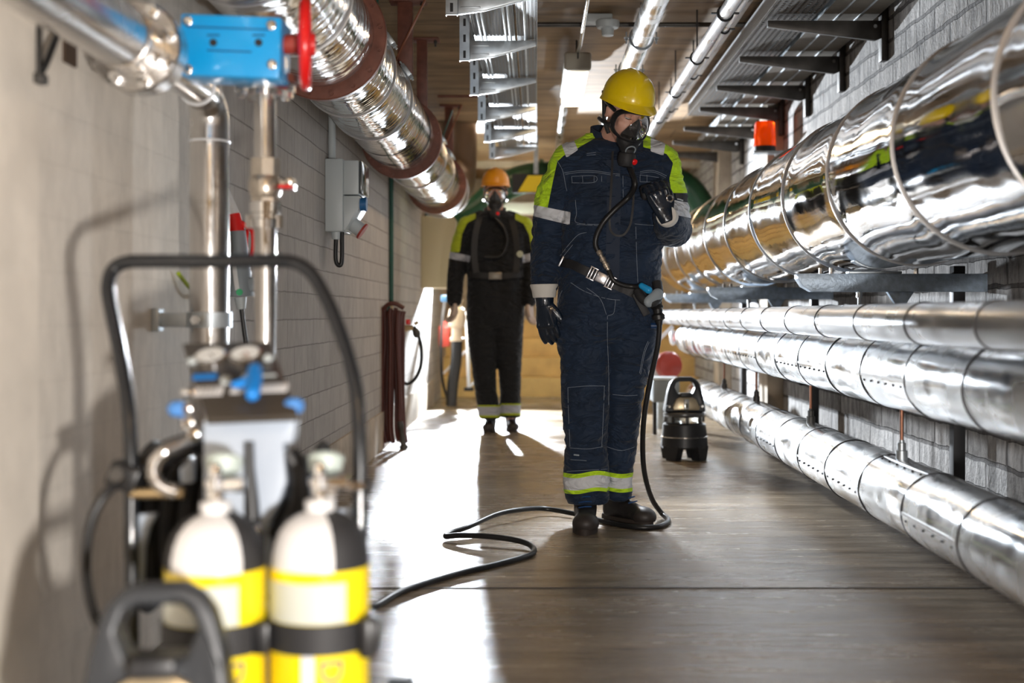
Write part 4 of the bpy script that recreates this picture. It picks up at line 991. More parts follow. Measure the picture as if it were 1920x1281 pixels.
# cross bar, clamps, hoses
q = MB(); q.cone(P(246, 925, 2.18), P(345, 925, 2.18), .009); q.build('cross_bar', M_brass, t)
q = MB(); q.box(P(236, 893, 2.19), (.055, .05, .045), Matrix.Rotation(.35, 3, 'Y'), .008); q.build('clamp_block', M_black, t)
q = MB(); q.cone(P(224, 896, 2.16), P(216, 890, 2.12), .012); q.build('clamp_knob', M_galvD, t)
q = MB(); q.tube(px3([(222, 905, 2.15), (195, 930, 2.13), (172, 975, 2.12), (162, 1035, 2.12), (164, 1100, 2.13), (182, 1165, 2.15), (215, 1200, 2.18)]), .0085, 12, spline=6); q.build('supply_hose', M_black, t)
q = MB(); q.tube(px3([(368, 822, 2.22), (335, 835, 2.2), (306, 850, 2.17), (288, 872, 2.15), (290, 898, 2.14), (306, 915, 2.14), (330, 922, 2.15)]), [.011 + .0016*math.sin(i*2.2) for i in range(120)], 14, spline=14); q.build('corrugated_hose', M_steel, t)
q = MB(); q.tube(px3([(245, 885, 2.25), (280, 868, 2.27), (320, 845, 2.28), (372, 830, 2.25)]), .022, 14, spline=5); q.build('thick_hose', M_black, t)
q = MB(); q.tube(px3([(538, 850, 2.2), (555, 880, 2.2), (560, 920, 2.2), (548, 965, 2.2), (520, 1010, 2.2)]), .020, 14, spline=5); q.build('rear_hose', M_black, t)
for (px_, py_) in ((483, 994), (484, 1012)):
    c = P(px_, py_, 2.12); q = MB(); q.ball(c, .009, 14); q.build('hose_nipple', M_chrome, t)
q = MB(); q.tube(px3([(476, 985, 2.16), (484, 1000, 2.13), (484, 1040, 2.13), (485, 1120, 2.13)]), .012, 12, spline=4); q.build('centre_hose', M_black, t)

# cylinders
def cylinder(pxc, Y, top_py, label, seed, angk):
    x = P(pxc, 0, Y).x; zt_ = P(0, top_py, Y).z; R = .0785
    t = thing('air_cylinder', label, 'gas cylinder', (x, Y, .065), 'yellow breathing-air cylinders on the trolley')
    zs = .477     # shoulder
    q = MB(); q.lathe((x, Y, .065), (0, 0, 1), [(0, .05), (.006, R - .004), (.012, R), (zs - .065 - .012, R), (zs - .065 - .006, R + .0005)], 56, cap=True); q.build('body', M_yellow, t)
    dome = [(0, R - .001), (.02, R * .985), (.04, R * .93), (.058, R * .83), (.072, R * .68), (.081, R * .50), (.086, R * .34), (.088, R * .22)]
    q = MB(); nn = 56; ax0 = Vector((x, Y, zs - .008)); rs = [[ax0 + Vector((math.cos(2*PI*j/nn)*r_, math.sin(2*PI*j/nn)*r_, t_)) for j in range(nn)] for t_, r_ in dome]
    q.rings(rs); q.bm.faces.ensure_lookup_table()
    for f in q.bm.faces:
        c = f.calc_center_median(); a = (math.degrees(math.atan2(c.y - Y, c.x - x)) - angk) % 180
        f.material_index = 1 if a < 90 else 0
    q.build('shoulder', M_white, t, mats=[M_white, M_blackm])
    z1 = zs + .078
    q = MB(); q.lathe((x, Y, z1), (0, 0, 1), [(0, .022), (.004, .024), (.018, .024), (.02, .016)], 28); q.build('neck_ring', M_white, t)
    q = MB(); q.lathe((x, Y, z1 + .018), (0, 0, 1), [(0, .012), (.006, .014), (.02, .014), (.024, .018), (.034, .018), (.038, .011), (.052, .010), (.060, .006)], 24); va = q.build('valve', M_chrome, t)
    q = MB(); q.cone((x + .01, Y, z1 + .045), (x + .045, Y, z1 + .045), .011, .013, n=18); q.build('outlet', M_chrome, va)
    q = MB(); q.lathe((x + .0, Y + .05, z1 + .05), (0, .3, 1), [(0, .012), (.008, .026), (.03, .030), (.036, .024)], 24); q.build('hand_knob', mat('pale_green_knob', (.46, .53, .50), .45), va)
    # wrap label and strap
    def wrap(z0, z1_, a0, a1, rr, nme, m, par=t, th=.0008):
        q = MB(); K = 28; rs = []
        for (rz_, zz_) in ((rr, z0), (rr + th, z0), (rr + th, z1_), (rr, z1_)):
            rs.append([Vector((x + rz_*math.cos(a0 + (a1-a0)*k/K), Y + rz_*math.sin(a0 + (a1-a0)*k/K), zz_)) for k in range(K+1)])
        V = [[q.bm.verts.new(p) for p in r_] for r_ in rs]
        for i in range(4):
            for k in range(K): q.face((V[i][k], V[i][k+1], V[(i+1) % 4][k+1], V[(i+1) % 4][k]))
        q.face([V[i][0] for i in range(4)]); q.face([V[i][K] for i in range(4)][::-1])
        return q.build(nme, m, par)
    wrap(zs - .085, zs - .023, -PI*.98, -PI*.28, R + .0003, 'paper_label', mat('paper', (.50, .52, .47), .55))
    tx = mat('cylinder_lettering', (.02, .03, .14), .5)
    ang0 = -PI*.5 + (.42 if pxc > 500 else .62)
    R2 = R + .0006
    def bend(co): 
        a = ang0 - co.y / R2          # text turned a quarter: its height runs round the cylinder
        rr = R2 + co.z
        return Vector((x + rr*math.cos(a), Y + rr*math.sin(a), zs - .213 - co.x))
    # reads top to bottom
    q = MB(); text_mb(q, 'Dräger', .052, Matrix.Identity(4), .0002, bend); q.build('lettering', tx, t)
    wrap(zs - .40, zs - .125, ang0 - .62 , ang0 - .36, R + .0002, 'white_stripe', M_white)
    return x, zs
xr, zr = cylinder(600, 2.04, 966, 'yellow air cylinder with white and black shoulder, right-hand one on the trolley', 1, -65)
xl, zl_ = cylinder(404, 2.02, 976, 'yellow air cylinder with white shoulder, left-hand one partly behind the grey monitor', 2, -48)
# black retaining strap (round both)
t = thing('retaining_strap', 'black webbing strap with buckle holding both yellow cylinders', 'strap', ((xl + xr)/2, 2.03, zr - .14))
for (xx, zz0, yy) in ((xl, zr - .109, 2.02), (xr, zr - .109, 2.04)):
    q = MB(); K = 40; R = .0805; rs = [[Vector((xx + rr*math.cos(2*PI*k/K), yy + rr*math.sin(2*PI*k/K), z_)) for k in range(K)] for rr, z_ in ((R, zz0 - .023), (R + .003, zz0 - .023), (R + .003, zz0 + .023), (R, zz0 + .023))]
    q.rings(rs, cap=False, closed=True); q.build('webbing', M_blackm, t)
q = MB(); q.box(((xl + xr)/2, 1.985, zr - .109), (.028, .03, .05), bev=.006); q.build('centre_clip', M_black, t)
q = MB(); q.box((xr + .082, 2.0, zr - .109), (.022, .06, .062), bev=.007); q.box((xr + .094, 2.0, zr - .109), (.010, .045, .05), bev=.003); q.build('buckle', M_black, t)
q = MB(); q.box((xl + .012, 1.936, zr - .109), (.028, .012, .046), bev=.004); q.build('front_buckle', M_greyd, t)
# T-bar regulator on the right cylinder
t = thing('pressure_regulator', 'chrome regulator arm with black end knob at the right cylinder valve', 'regulator', P(640, 912, 2.05))
q = MB(); q.cone(P(612, 914, 2.05), P(688, 912, 2.05), .007, n=16); q.lathe(P(604, 914, 2.05), (1, 0, 0), [(0, .012), (.004, .018), (.024, .018), (.028, .012)], 20); q.build('arm', M_chrome, t)
q = MB(); q.cone(P(684, 912, 2.05), P(697, 912, 2.05), .012, n=18); q.build('end_knob', M_black, t)
q = MB(); q.cone(P(606, 904, 2.07), P(606, 880, 2.10), .010); q.build('inlet', M_chrome, t)
# ================================================================ long air hose on the floor
t = thing('air_hose', 'long black air hose looping over the floor from the trolley to the front worker', 'hose', G(900, 1060))
r = .0108
pts = [P(585, 1160, 2.3), P(640, 1155, 2.7), P(698, 1139, 3.4)]
def H(px, py, h=0.0): 
    g = G(px, py, r + h); return g
pts = [Vector((-.36, 2.35, .20)), Vector((-.37, 2.75, .05)), H(640, 1162), H(700, 1138), H(756, 1108), H(850, 1078), H(925, 1060), H(975, 1047), H(998, 1038), H(1000, 1028, .004), H(985, 1018, .012), H(950, 1010, .02), H(900, 1005, .022), H(862, 1004, .016), H(836, 1006, .006), H(845, 999, .01), H(880, 987, .02), H(930, 965, .035), H(975, 956, .035), H(1020, 954, .02), H(1070, 962, .01), H(1110, 972, .004), H(1150, 982, .0), H(1195, 989), H(1232, 988), H(1250, 981), H(1252, 973), P(1240, 962, 5.42), P(1222, 935, 5.38), P(1209, 890, 5.32), P(1205, 840, 5.28), P(1208, 780, 5.22), P(1220, 710, 5.18), P(1233, 650, 5.14), P(1237, 606, 5.12)]
q = MB(); q.tube(pts, r, 14, spline=8); q.build('tube', M_black, t)
# ================================================================ people
def attr_mix(nt, base_socket_color, items):
    """items: (attr name, colour) laid over the base where the attribute is positive"""
    N, L = nt.nodes, nt.links; cur = base_socket_color
    for nme, c in items:
        at = N.new('ShaderNodeAttribute'); at.attribute_name = nme
        g_ = N.new('ShaderNodeMath'); g_.operation = 'GREATER_THAN'; g_.inputs[1].default_value = 0; L.new(at.outputs['Fac'], g_.inputs[0])
        mx = N.new('ShaderNodeMix'); mx.data_type = 'RGBA'; L.new(g_.outputs[0], mx.inputs[0]); L.new(cur, mx.inputs[6]); mx.inputs[7].default_value = (*c, 1); cur = mx.outputs[2]
    return cur
def cloth_mat(name, base, lime=(.50, .78, .02), silver=(.62, .64, .68)):
    m, nt, b = nm(name); N, L = nt.nodes, nt.links
    tc = N.new('ShaderNodeTexCoord')
    n1 = N.new('ShaderNodeTexNoise'); n1.inputs['Scale'].default_value = 9; n1.inputs['Detail'].default_value = 8; L.new(tc.outputs['Object'], n1.inputs[0])
    mr = N.new('ShaderNodeMapRange'); L.new(n1.outputs[0], mr.inputs[0]); mr.inputs[1].default_value = .3; mr.inputs[2].default_value = .7; mr.inputs[3].default_value = .75; mr.inputs[4].default_value = 1.3
    vm = N.new('ShaderNodeVectorMath'); vm.operation = 'SCALE'; vm.inputs[0].default_value = base; L.new(mr.outputs[0], vm.inputs['Scale'])
    col = attr_mix(nt, vm.outputs[0], [('lime', lime), ('silver', silver)])
    L.new(col, b.inputs['Base Color']); b.inputs['Roughness'].default_value = .72; b.inputs['Sheen Weight'].default_value = .08; b.inputs['Specular IOR Level'].default_value = .3
    wv = N.new('ShaderNodeTexNoise'); wv.inputs['Scale'].default_value = 420; wv.inputs['Detail'].default_value = 2; L.new(tc.outputs['Object'], wv.inputs[0])
    mp = N.new('ShaderNodeMapping'); mp.inputs['Rotation'].default_value = (0, .5, 0); mp.inputs['Scale'].default_value = (1, 1, 2.2); L.new(tc.outputs['Object'], mp.inputs[0])
    cr = N.new('ShaderNodeTexNoise'); cr.inputs['Scale'].default_value = 7; cr.inputs['Detail'].default_value = 3; cr.inputs['Distortion'].default_value = .6; L.new(mp.outputs[0], cr.inputs[0])
    ab = N.new('ShaderNodeMath'); ab.operation = 'SUBTRACT'; L.new(cr.outputs[0], ab.inputs[0]); ab.inputs[1].default_value = .5
    a2 = N.new('ShaderNodeMath'); a2.operation = 'ABSOLUTE'; L.new(ab.outputs[0], a2.inputs[0])
    b0 = N.new('ShaderNodeBump'); b0.inputs['Distance'].default_value = .06; L.new(a2.outputs[0], b0.inputs['Height'])
    bp = N.new('ShaderNodeBump'); bp.inputs['Distance'].default_value = .0006; L.new(wv.outputs[0], bp.inputs['Height']); L.new(b0.outputs[0], bp.inputs['Normal']); L.new(bp.outputs[0], b.inputs['Normal'])
    return m
M_cloth = cloth_mat('navy_workwear', (.008, .019, .043))
M_cloth2 = cloth_mat('dark_workwear', (.0035, .0045, .007), (.40, .48, .02), (.40, .42, .48))
M_skin = mat('skin', (.60, .33, .25), .45, noise_amt=.10, nscale=25)
M_hair = mat('dark_brown_hair', (.03, .018, .010), .6)
M_glove = mat('navy_nitrile_glove', (.006, .013, .026), .16, coat=.5, bump=.0008, bscale=140)
M_cuff = mat('pale_knit_cuff', (.62, .60, .56), .8, bump=.001, bscale=200)
M_boot = mat('black_boot_leather', (.018, .016, .016), .45, noise_amt=.3, nscale=30, bump=.001, bscale=60)
M_sole = mat('boot_sole', (.028, .020, .016), .7)
M_toe = mat('dusty_toe_cap', (.030, .024, .022), .5)
M_lace = mat('blue_lace', (.01, .05, .16), .6)
M_helm = mat('helmet_yellow', (.86, .62, .004), .24, coat=.6, bump=.0004, bscale=60)
M_helm2 = mat('helmet_orange', (.80, .30, .01), .35, coat=.3)
M_mask = mat('mask_rubber', (.014, .014, .016), .35)
def glass(name):
    m, nt, b = nm(name); N, L = nt.nodes, nt.links
    tr = N.new('ShaderNodeBsdfTransparent'); gl = N.new('ShaderNodeBsdfGlossy'); gl.inputs['Roughness'].default_value = .04
    fr = N.new('ShaderNodeFresnel'); fr.inputs[0].default_value = 1.5; mx = N.new('ShaderNodeMixShader')
    L.new(fr.outputs[0], mx.inputs[0]); L.new(tr.outputs[0], mx.inputs[1]); L.new(gl.outputs[0], mx.inputs[2]); L.new(mx.outputs[0], N['Material Output'].inputs[0]); return m
M_lens = glass('clear_visor')
M_web = mat('belt_webbing', (.010, .010, .012), .55, bump=.0006, bscale=300)
M_buckle = mat('silver_buckle', (.62, .62, .66), .25, .85)
M_stitch = mat('white_stitch', (.24, .28, .34), .7)

def loft(mb, secs, n=28, e=2.4):
    """secs: (cx, cy, z, rx, ry) superellipse sections"""
    rs = []
    for cx, cy, z, rx, ry in secs:
        ring = []
        for j in range(n):
            a = 2*PI*j/n; c, s = math.cos(a), math.sin(a)
            ring.append(Vector((cx + rx*abs(c)**(2/e)*(1 if c > 0 else -1), cy + ry*abs(s)**(2/e)*(1 if s > 0 else -1), z)))
        rs.append(ring)
    return mb.rings(rs)
def chain(mb, pts, n=16, sx=1.0):
    for i in range(len(pts) - 1): mb.capsule(pts[i][0], pts[i+1][0], pts[i][1], pts[i+1][1], n, sx)
def fold(co, s=0.0, amp=.006):
    p = co
    f = noise.noise(Vector((p.x*9 + s, p.y*9, p.z*20 + p.x*8))) * .6 + noise.noise(Vector((p.x*22 + s, p.y*22, p.z*44 - p.x*30))) * .35
    return amp * (1 - abs(f)*2.2) * .8 + amp * .5 * noise.noise(Vector((p.x*5, p.y*5, p.z*3 + s)))
CAMP = Vector((0, 0, CH))
def onto(bvhs, px, py, off=.0, Ydef=5.1):
    d = (P(px, py, 1) - CAMP).normalized(); best = None
    for bv in bvhs:
        h = bv.ray_cast(CAMP, d)
        if h[0] is not None and (best is None or h[3] < best[3]): best = h
    if best is None: return P(px, py, Ydef)
    nn = best[1]; nn = nn if nn.dot(d) < 0 else -nn
    return best[0] + nn * off
def bvh_of(o):
    me = o.data; M = wm(o)
    return BVHTree.FromPolygons([M @ v.co for v in me.vertices], [p.vertices[:] for p in me.polygons])
def ribbon_on(mb, bv, pts, w, th, off=.001, K=10):
    """strap of width w laid over a surface along picture points"""
    pp = catmull([Vector((a_, b_, 0)) for a_, b_ in pts], K)
    L = [onto(bv, p.x, p.y, off) for p in pp]
    # smooth
    for _ in range(3): L = [L[0]] + [(L[i-1] + L[i]*2 + L[i+1]) / 4 for i in range(1, len(L)-1)] + [L[-1]]
    rs = []
    for i, p in enumerate(L):
        d = (L[min(i+1, len(L)-1)] - L[max(i-1, 0)]).normalized(); v = (CAMP - p).normalized(); s_ = d.cross(v).normalized(); nn = s_.cross(d)
        rs.append([p + s_*w/2, p + s_*w/2 + nn*th, p - s_*w/2 + nn*th, p - s_*w/2])
    return mb.rings(rs)

def glove(name, parent, M, curl, thumb, spread=.10, flip=1, mat_=None, s=1.0):
    """Hand in local space: wrist at origin, fingers along -Z, palm facing -Y (away when flipped), thumb on +X*flip."""
    q = MB()
    q.rings([[Vector((rx*math.cos(a)*s, ry*math.sin(a)*s, z*s)) for a in (2*PI*j/20 for j in range(20))] for z, rx, ry in ((.02, .030, .024), (0, .031, .023), (-.03, .036, .019), (-.065, .043, .017), (-.095, .043, .015), (-.10, .036, .012))])
    fx = [(-.031, .068, .0098), (-.011, .078, .0105), (.011, .083, .0108), (.032, .074, .0105)]
    for i, (x, L_, r_) in enumerate(fx):
        x *= flip; p = Vector((x, 0, -.088)); ang = 0; seg = [L_*.46, L_*.30, L_*.26]
        q.capsule(Vector((x*.55, .010, -.03))*s, Vector((x*1.0, .0095, -.090))*s, .0065*s, .0085*s, 10)
        pts = [(Vector((x*.8, 0, -.06)), r_*1.1), (p, r_*1.05)]; cv = curl[i] if isinstance(curl, (list, tuple)) else curl
        for k in range(3):
            ang += cv * (.75, 1.0, .8)[k]
            d = Vector((x*spread/.03*.12, -math.sin(ang), -math.cos(ang))); p = p + d.normalized()*seg[k]; pts.append((p.copy(), r_*(1, .92, .82)[k]))
        for k in range(len(pts)-1): q.capsule(pts[k][0]*s, pts[k+1][0]*s, pts[k][1]*s, pts[k+1][1]*s, 12)
    tp = [(Vector((.020*flip, -.002, -.018)), .016), (Vector((.040*flip, -.010, -.045)), .0135)]
    a, b_ = thumb; p = tp[-1][0]
    for L_, r_ in ((.034, .0122), (.030, .0105)):
        d = Vector((math.sin(a)*flip, -math.sin(b_), -math.cos(a))).normalized(); p = p + d*L_; tp.append((p.copy(), r_)); a -= .25; b_ += .2
    for k in range(len(tp)-1): q.capsule(tp[k][0]*s, tp[k+1][0]*s, tp[k][1]*s, tp[k+1][1]*s, 12)
    q.bm.transform(M)
    me = remeshed(q, .0034 * s, 2)
    return mesh_obj(me, name, [mat_ or M_glove], parent)
def cuff(name, parent, p0, p1, r0, r1, m):
    q = MB(); p0, p1 = Vector(p0), Vector(p1); L_ = (p1 - p0).length
    q.lathe(p0, p1 - p0, [(0, r0*.8), (0, r0), (.004, r0*1.03), (L_*.5, (r0+r1)/2*.99), (L_ - .003, r1*1.02), (L_, r1*.98), (L_, r1*.75)], 28)
    return q.build(name, m, parent)

def head_parts(parent, M, helm_m, face=True, sc=1.0, detail=True):
    """Head local: centre of skull at origin, face to -Y."""
    out = {}
    q = MB()
    q.ball((0, .012, .022), (.076, .096, .094), 28)
    q.ball((0, -.030, -.045), (.060, .062, .070), 24)             # jaw / cheeks
    q.ball((0, -.068, -.092), (.024, .020, .018), 16)             # chin
    q.capsule((0, -.090, .012), (0, -.112, -.026), .009, .0135, 12)   # nose
    for s_ in (-1, 1):
        q.ball((s_*.012, -.100, -.030), (.009, .009, .008), 10)
        q.capsule((s_*.016, -.089, .030), (s_*.050, -.078, .028), .0085, .007, 10)   # brow ridge
        q.ball((s_*.040, -.060, -.024), (.020, .018, .018), 12)   # cheek
        q.capsule((s_*.080, .004, .014), (s_*.080, .010, -.022), .0125, .0085, 12, .55)  # ears
        q.ball((s_*.080, -.002, -.004), (.007, .014, .026), 12)
    q.capsule((-.018, -.094, -.058), (.018, -.094, -.058), .006, .006, 10); q.capsule((-.014, -.093, -.068), (.014, -.093, -.068), .007, .007, 10)
    q.bm.transform(M); out['head_mb'] = q
    return out

def rigid(parent, M, name, mb, m, **k):
    mb.bm.transform(M); return mb.build(name, m, parent, **k)

def helmet(parent, M, m, peak=True):
    q = MB(); n = 56; rs = []
    rx, ry, rz = .103, .126, .120; c = Vector((0, .012, .036))
    for i in range(0, 17):
        th = PI/2 * i/16; z = rz*math.sin(th); k = math.cos(th)**.92
        ring = []
        for j in range(n):
            a = 2*PI*j/n; x_, y_ = math.cos(a), math.sin(a)
            fr = max(0, -y_)
            ridge = .0035*math.exp(-((x_*rx*k)/.018)**2)*math.sin(th)
            ring.append(c + Vector((rx*k*x_, ry*k*y_, z + ridge)))
        rs.append(ring)
    # rim flare then inner shell
    rim = []
    base = [c + Vector((rx*1.05*math.cos(2*PI*j/n), ry*1.04*math.sin(2*PI*j/n), -.014)) for j in range(n)]
    for j, p in enumerate(base):
        y_ = math.sin(2*PI*j/n)
        if y_ < 0 and peak:
            f = max(0, (-y_ - .25)/.75); p = p + Vector((0, -.044*f**1.0, -.012*f))
        rim.append(p)
    mid = [c + Vector((rx*1.012*math.cos(2*PI*j/n), ry*1.012*math.sin(2*PI*j/n), -.003)) for j in range(n)]
    inner = [[c + (p - c)*.955 for p in r_] for r_ in ([mid] + rs[:-1])]
    rs = list(reversed(rs[:-1])) + [mid, rim, [p + Vector((0, .001, -.003)) for p in rim]] + [[c + (p-c)*.965 + Vector((0, 0, -.003)) for p in mid]] + inner[1:]
    q.rings(rs); 
    return rigid(parent, M, 'helmet', q, m, angle=60)

def face_mask(parent, M, detail=True):
    # ellipsoid-based lens
    C = Vector((0, -.022, -.030)); R = Vector((.084, .108, .098))
    def S(u, v, k=1.0):   # u sideways angle, v vertical angle
        return C + Vector((R.x*math.sin(u)*math.cos(v)*k, -R.y*math.cos(u)*math.cos(v)*k, R.z*math.sin(v)*k))
    n = 40; bd = []
    for j in range(n):
        a = 2*PI*j/n; c_, s_ = math.cos(a), math.sin(a); e = 2/3.0
        u = 1.08*abs(c_)**e*(1 if c_ > 0 else -1); v = .06 + (.60 if s_ > 0 else .50)*abs(s_)**e*(1 if s_ > 0 else -1)
        if s_ < 0: u *= 1 - .30*abs(s_)**2
        bd.append((u, v))
    q = MB()
    V = [[q.bm.verts.new(S(u*t, .06 + (v - .06)*t)) for u, v in bd] for t in (1, .8, .6, .4, .2, .06)]
    for i in range(5):
        for j in range(n): q.face((V[i][j], V[i][(j+1) % n], V[i+1][(j+1) % n], V[i+1][j]))
    q.face(V[-1]); rigid(parent, M, 'visor', q, M_lens)
    q = MB(); rs = []
    for (k, t) in ((1.0, .985), (1.05, 1.0), (1.06, 1.08), (1.04, 1.20), (.98, 1.30), (.93, 1.30)):
        rs.append([S(u*t, .06 + (v-.06)*t, k) for u, v in bd])
    q.rings(rs, cap=False, closed=True); rim = rigid(parent, M, 'mask_frame', q, M_mask)
    # nose cup inside
    q = MB(); q.rings([[Vector((x_, y_, z_)) for x_, y_, z_ in r_] for r_ in (
        [(0, -.122, .018), (.003, -.120, .016), (-.003, -.120, .016)] ,
        [(0, -.136, -.02), (.030, -.106, -.022), (-.030, -.106, -.022)],
        [(0, -.132, -.055), (.046, -.094, -.055), (-.046, -.094, -.055)],
        [(0, -.112, -.085), (.044, -.084, -.085), (-.044, -.084, -.085)])]); rigid(parent, M, 'nose_cup', q, M_mask, smooth=False)
    # chin piece, voice port and demand valve
    q = MB(); q.rings([[Vector((rx*math.cos(2*PI*j/28), cy + ry*math.sin(2*PI*j/28), z)) for j in range(28)] for z, rx, ry, cy in ((-.070, .052, .034, -.084), (-.088, .054, .034, -.086), (-.106, .046, .031, -.088), (-.122, .032, .027, -.092), (-.130, .028, .024, -.094))]); rigid(parent, M, 'chin_piece', q, M_mask)
    q = MB(); q.lathe((0, -.098, -.118), (0, -.35, -1), [(0, .026), (.012, .028), (.016, .034), (.030, .037), (.052, .036), (.066, .028), (.070, .012)], 30); dv = rigid(parent, M, 'demand_valve', q, M_blackm)
    q = MB(); q.lathe((.018, -.134, -.150), (.25, -1, -.1), [(0, .012), (.012, .012), (.014, .010)], 20); q.bm.transform(M); q.build('red_button', mat('red_button', (.85, .01, .012), .3, emis=None), dv)
    if detail:
        q = MB(); q.torus((0, -.122, -.112), (0, -1, -.35), .020, .003, 24, 6); rigid(parent, M, 'voice_port', q, M_greyd)
    # straps
    for s_ in (-1, 1):
        q = MB()
        for (a, b_) in (((s_*.079, -.052, .022), (s_*.086, .06, .040)), ((s_*.080, -.050, -.040), (s_*.084, .055, -.050)), ((s_*.070, -.06, .045), (s_*.083, .02, .07))):
            a, b_ = Vector(a), Vector(b_); md_ = (a + b_)/2 + Vector((s_*.006, 0, 0)); pts = catmull([a, md_, b_], 5)
            for sgn in (1,): q.tube(pts, .0085, 8)
        rigid(parent, M, 'head_strap', q, M_mask)
        q = MB(); q.box((s_*.084, -.050, -.040), (.008, .022, .018), bev=.002); rigid(parent, M, 'strap_buckle', q, M_blackm)
    q = MB(); q.capsule((-.07, .07, .01), (.07, .07, .01), .03, .03, 12); q = None
    return rim

def boots(parent, cx, cy, heading, s, name='boot'):
    """cx, cy: ankle centre on floor"""
    M = Matrix.Translation((cx, cy, 0)) @ Matrix.Rotation(heading, 4, 'Z') @ Matrix.Scale(s, 4)
    q = MB()
    loft(q, [(0, .005, .03, .038, .054), (0, .003, .08, .042, .054), (0, 0, .13, .050, .058), (0, 0, .19, .056, .062)], 20)
    q.ball((0, .015, .045), (.040, .048, .045), 18)
    q.capsule((0, 0, .062), (0, -.11, .042), .042, .036, 16); q.ball((.003, -.130, .038), (.047, .058, .036), 20)
    q.bm.transform(M); me = remeshed(q, .006 * s, 3); bo = mesh_obj(me, name, [M_boot], parent)
    q = MB(); out = []
    for j in range(36):
        a = 2*PI*j/36; x_, y_ = math.cos(a), math.sin(a); w_2 = .044 + .008*(y_ < 0)*abs(y_)
        out.append(Vector((w_2*x_*(1 - .12*max(0, y_)), -.055 + .132*y_, 0)))
    q.rings([[p for p in out], [p*1.0 + Vector((0, 0, .020)) for p in out], [p*.97 + Vector((0, -.001, .026)) for p in out]]); q.bm.transform(M); q.build('sole', M_sole, bo)
    q = MB(); q.ball((.003, -.140, .036), (.0475, .052, .0365), 22); 
    for v in q.bm.verts:
        if v.co.z < .02: v.co.z = .02
        if v.co.y > -.135: v.co.y = -.135
    q.bm.transform(M); q.build('toe_cap', M_toe, bo)
    for i in range(4):
        z_ = .066 + i*.016; y_ = -.070 - (.12 - z_)*.75
        q = MB(); q.tube([Vector((-.022, y_ + .012, z_)), Vector((0, y_ - .004, z_ + .006)), Vector((.022, y_ + .012, z_ + .004))], .0028, 8, spline=3); q.bm.transform(M); q.build('lace', M_lace, bo)
    return bo

def stitch(bv, pts, parent, w=.0009):
    q = MB(); pp = catmull([Vector((a_, b_, 0)) for a_, b_ in pts], 6)
    L_ = [onto(bv, p.x, p.y, .0006) for p in pp]
    ok = [L_[0]]
    for p in L_[1:]:
        if (p - ok[-1]).length < .03: ok.append(p)
    if len(ok) > 1: q.tube(ok, w, 5); return q.build('stitching', M_stitch, parent)
    q.bm.free()

# ---------------------------------------------------------------- front worker
Y1 = 5.25; K1 = F / Y1
def A(px, py, dy=0.0): return P(px, py, Y1 + dy)
def sec(px, py, hw, ry, dy=0.0):
    p = A(px, py, dy); return (p.x, p.y, p.z, hw / K1, ry)
p1 = thing('person', 'person in navy coverall, yellow helmet and full face mask, looking down at one raised hand', 'person', (A(1140, 0).x, Y1, 0))
# head placement
yaw, pitch = math.radians(21), math.radians(27)
HM = Matrix.Translation(A(1174, 213, -.13)) @ Matrix.Rotation(yaw, 4, 'Z') @ Matrix.Rotation(pitch, 4, 'X') @ Matrix.Rotation(math.radians(4), 4, 'Y')
shL, shR = A(1066, 308, .0), A(1240, 308, .02)
elL, wrL = A(1031, 440, .03), A(1020, 548, -.06)
elR, wrR = A(1262, 428, -.02), A(1249, 408, -.21)
# body skin: one continuous figure (mostly covered by clothes)
hp_ = head_parts(p1, HM, M_helm); q = hp_['head_mb']
chain(q, [(HM @ Vector((0, .03, -.05)), .056), (A(1148, 262, .0), .058), (A(1148, 285, .02), .062)])
loft(q, [sec(1150, 290, 60, .07), sec(1152, 330, 78, .10), sec(1148, 400, 78, .11), sec(1145, 470, 74, .105), sec(1143, 540, 78, .11), sec(1143, 600, 78, .11), sec(1143, 625, 60, .09)])
chain(q, [(shL, .055), (elL, .045), (wrL, .030)]); chain(q, [(shR, .055), (elR, .045), (wrR, .030)])
chain(q, [(A(1098, 600), .08), (A(1099, 740, -.03), .058), (A(1101, 890, -.03), .035), (A(1098, 950, -.03), .026)])
chain(q, [(A(1186, 600), .08), (A(1168, 740, .03), .058), (A(1160, 890, .08), .035), (A(1158, 940, .09), .026)])
me = remeshed(q, .0065, 2); mesh_obj(me, 'body', [M_skin], p1)
# brows, eyes (looking down, lids nearly closed)
for s_ in (-1, 1):
    q = MB(); q.tube([Vector((s_*.014, -.0975, .037)), Vector((s_*.030, -.096, .043)), Vector((s_*.050, -.082, .036))], .0034, 8, spline=3); rigid(p1, HM, 'eyebrow', q, M_hair)
    q = MB(); q.ball((s_*.031, -.082, .012), (.0125, .0115, .0115), 16); ey = rigid(p1, HM, 'eye', q, mat('eye_white', (.7, .68, .66), .2))
    q = MB(); q.ball((s_*.031, -.0835, .0155), (.0142, .0125, .0098), 16); q.bm.transform(HM); q.build('eyelid', M_skin, ey)
    q = MB(); q.tube([Vector((s_*.019, -.094, .0065)), Vector((s_*.031, -.0975, .0045)), Vector((s_*.043, -.092, .0075))], .0012, 6, spline=3); q.bm.transform(HM); q.build('eyelash', M_hair, ey)
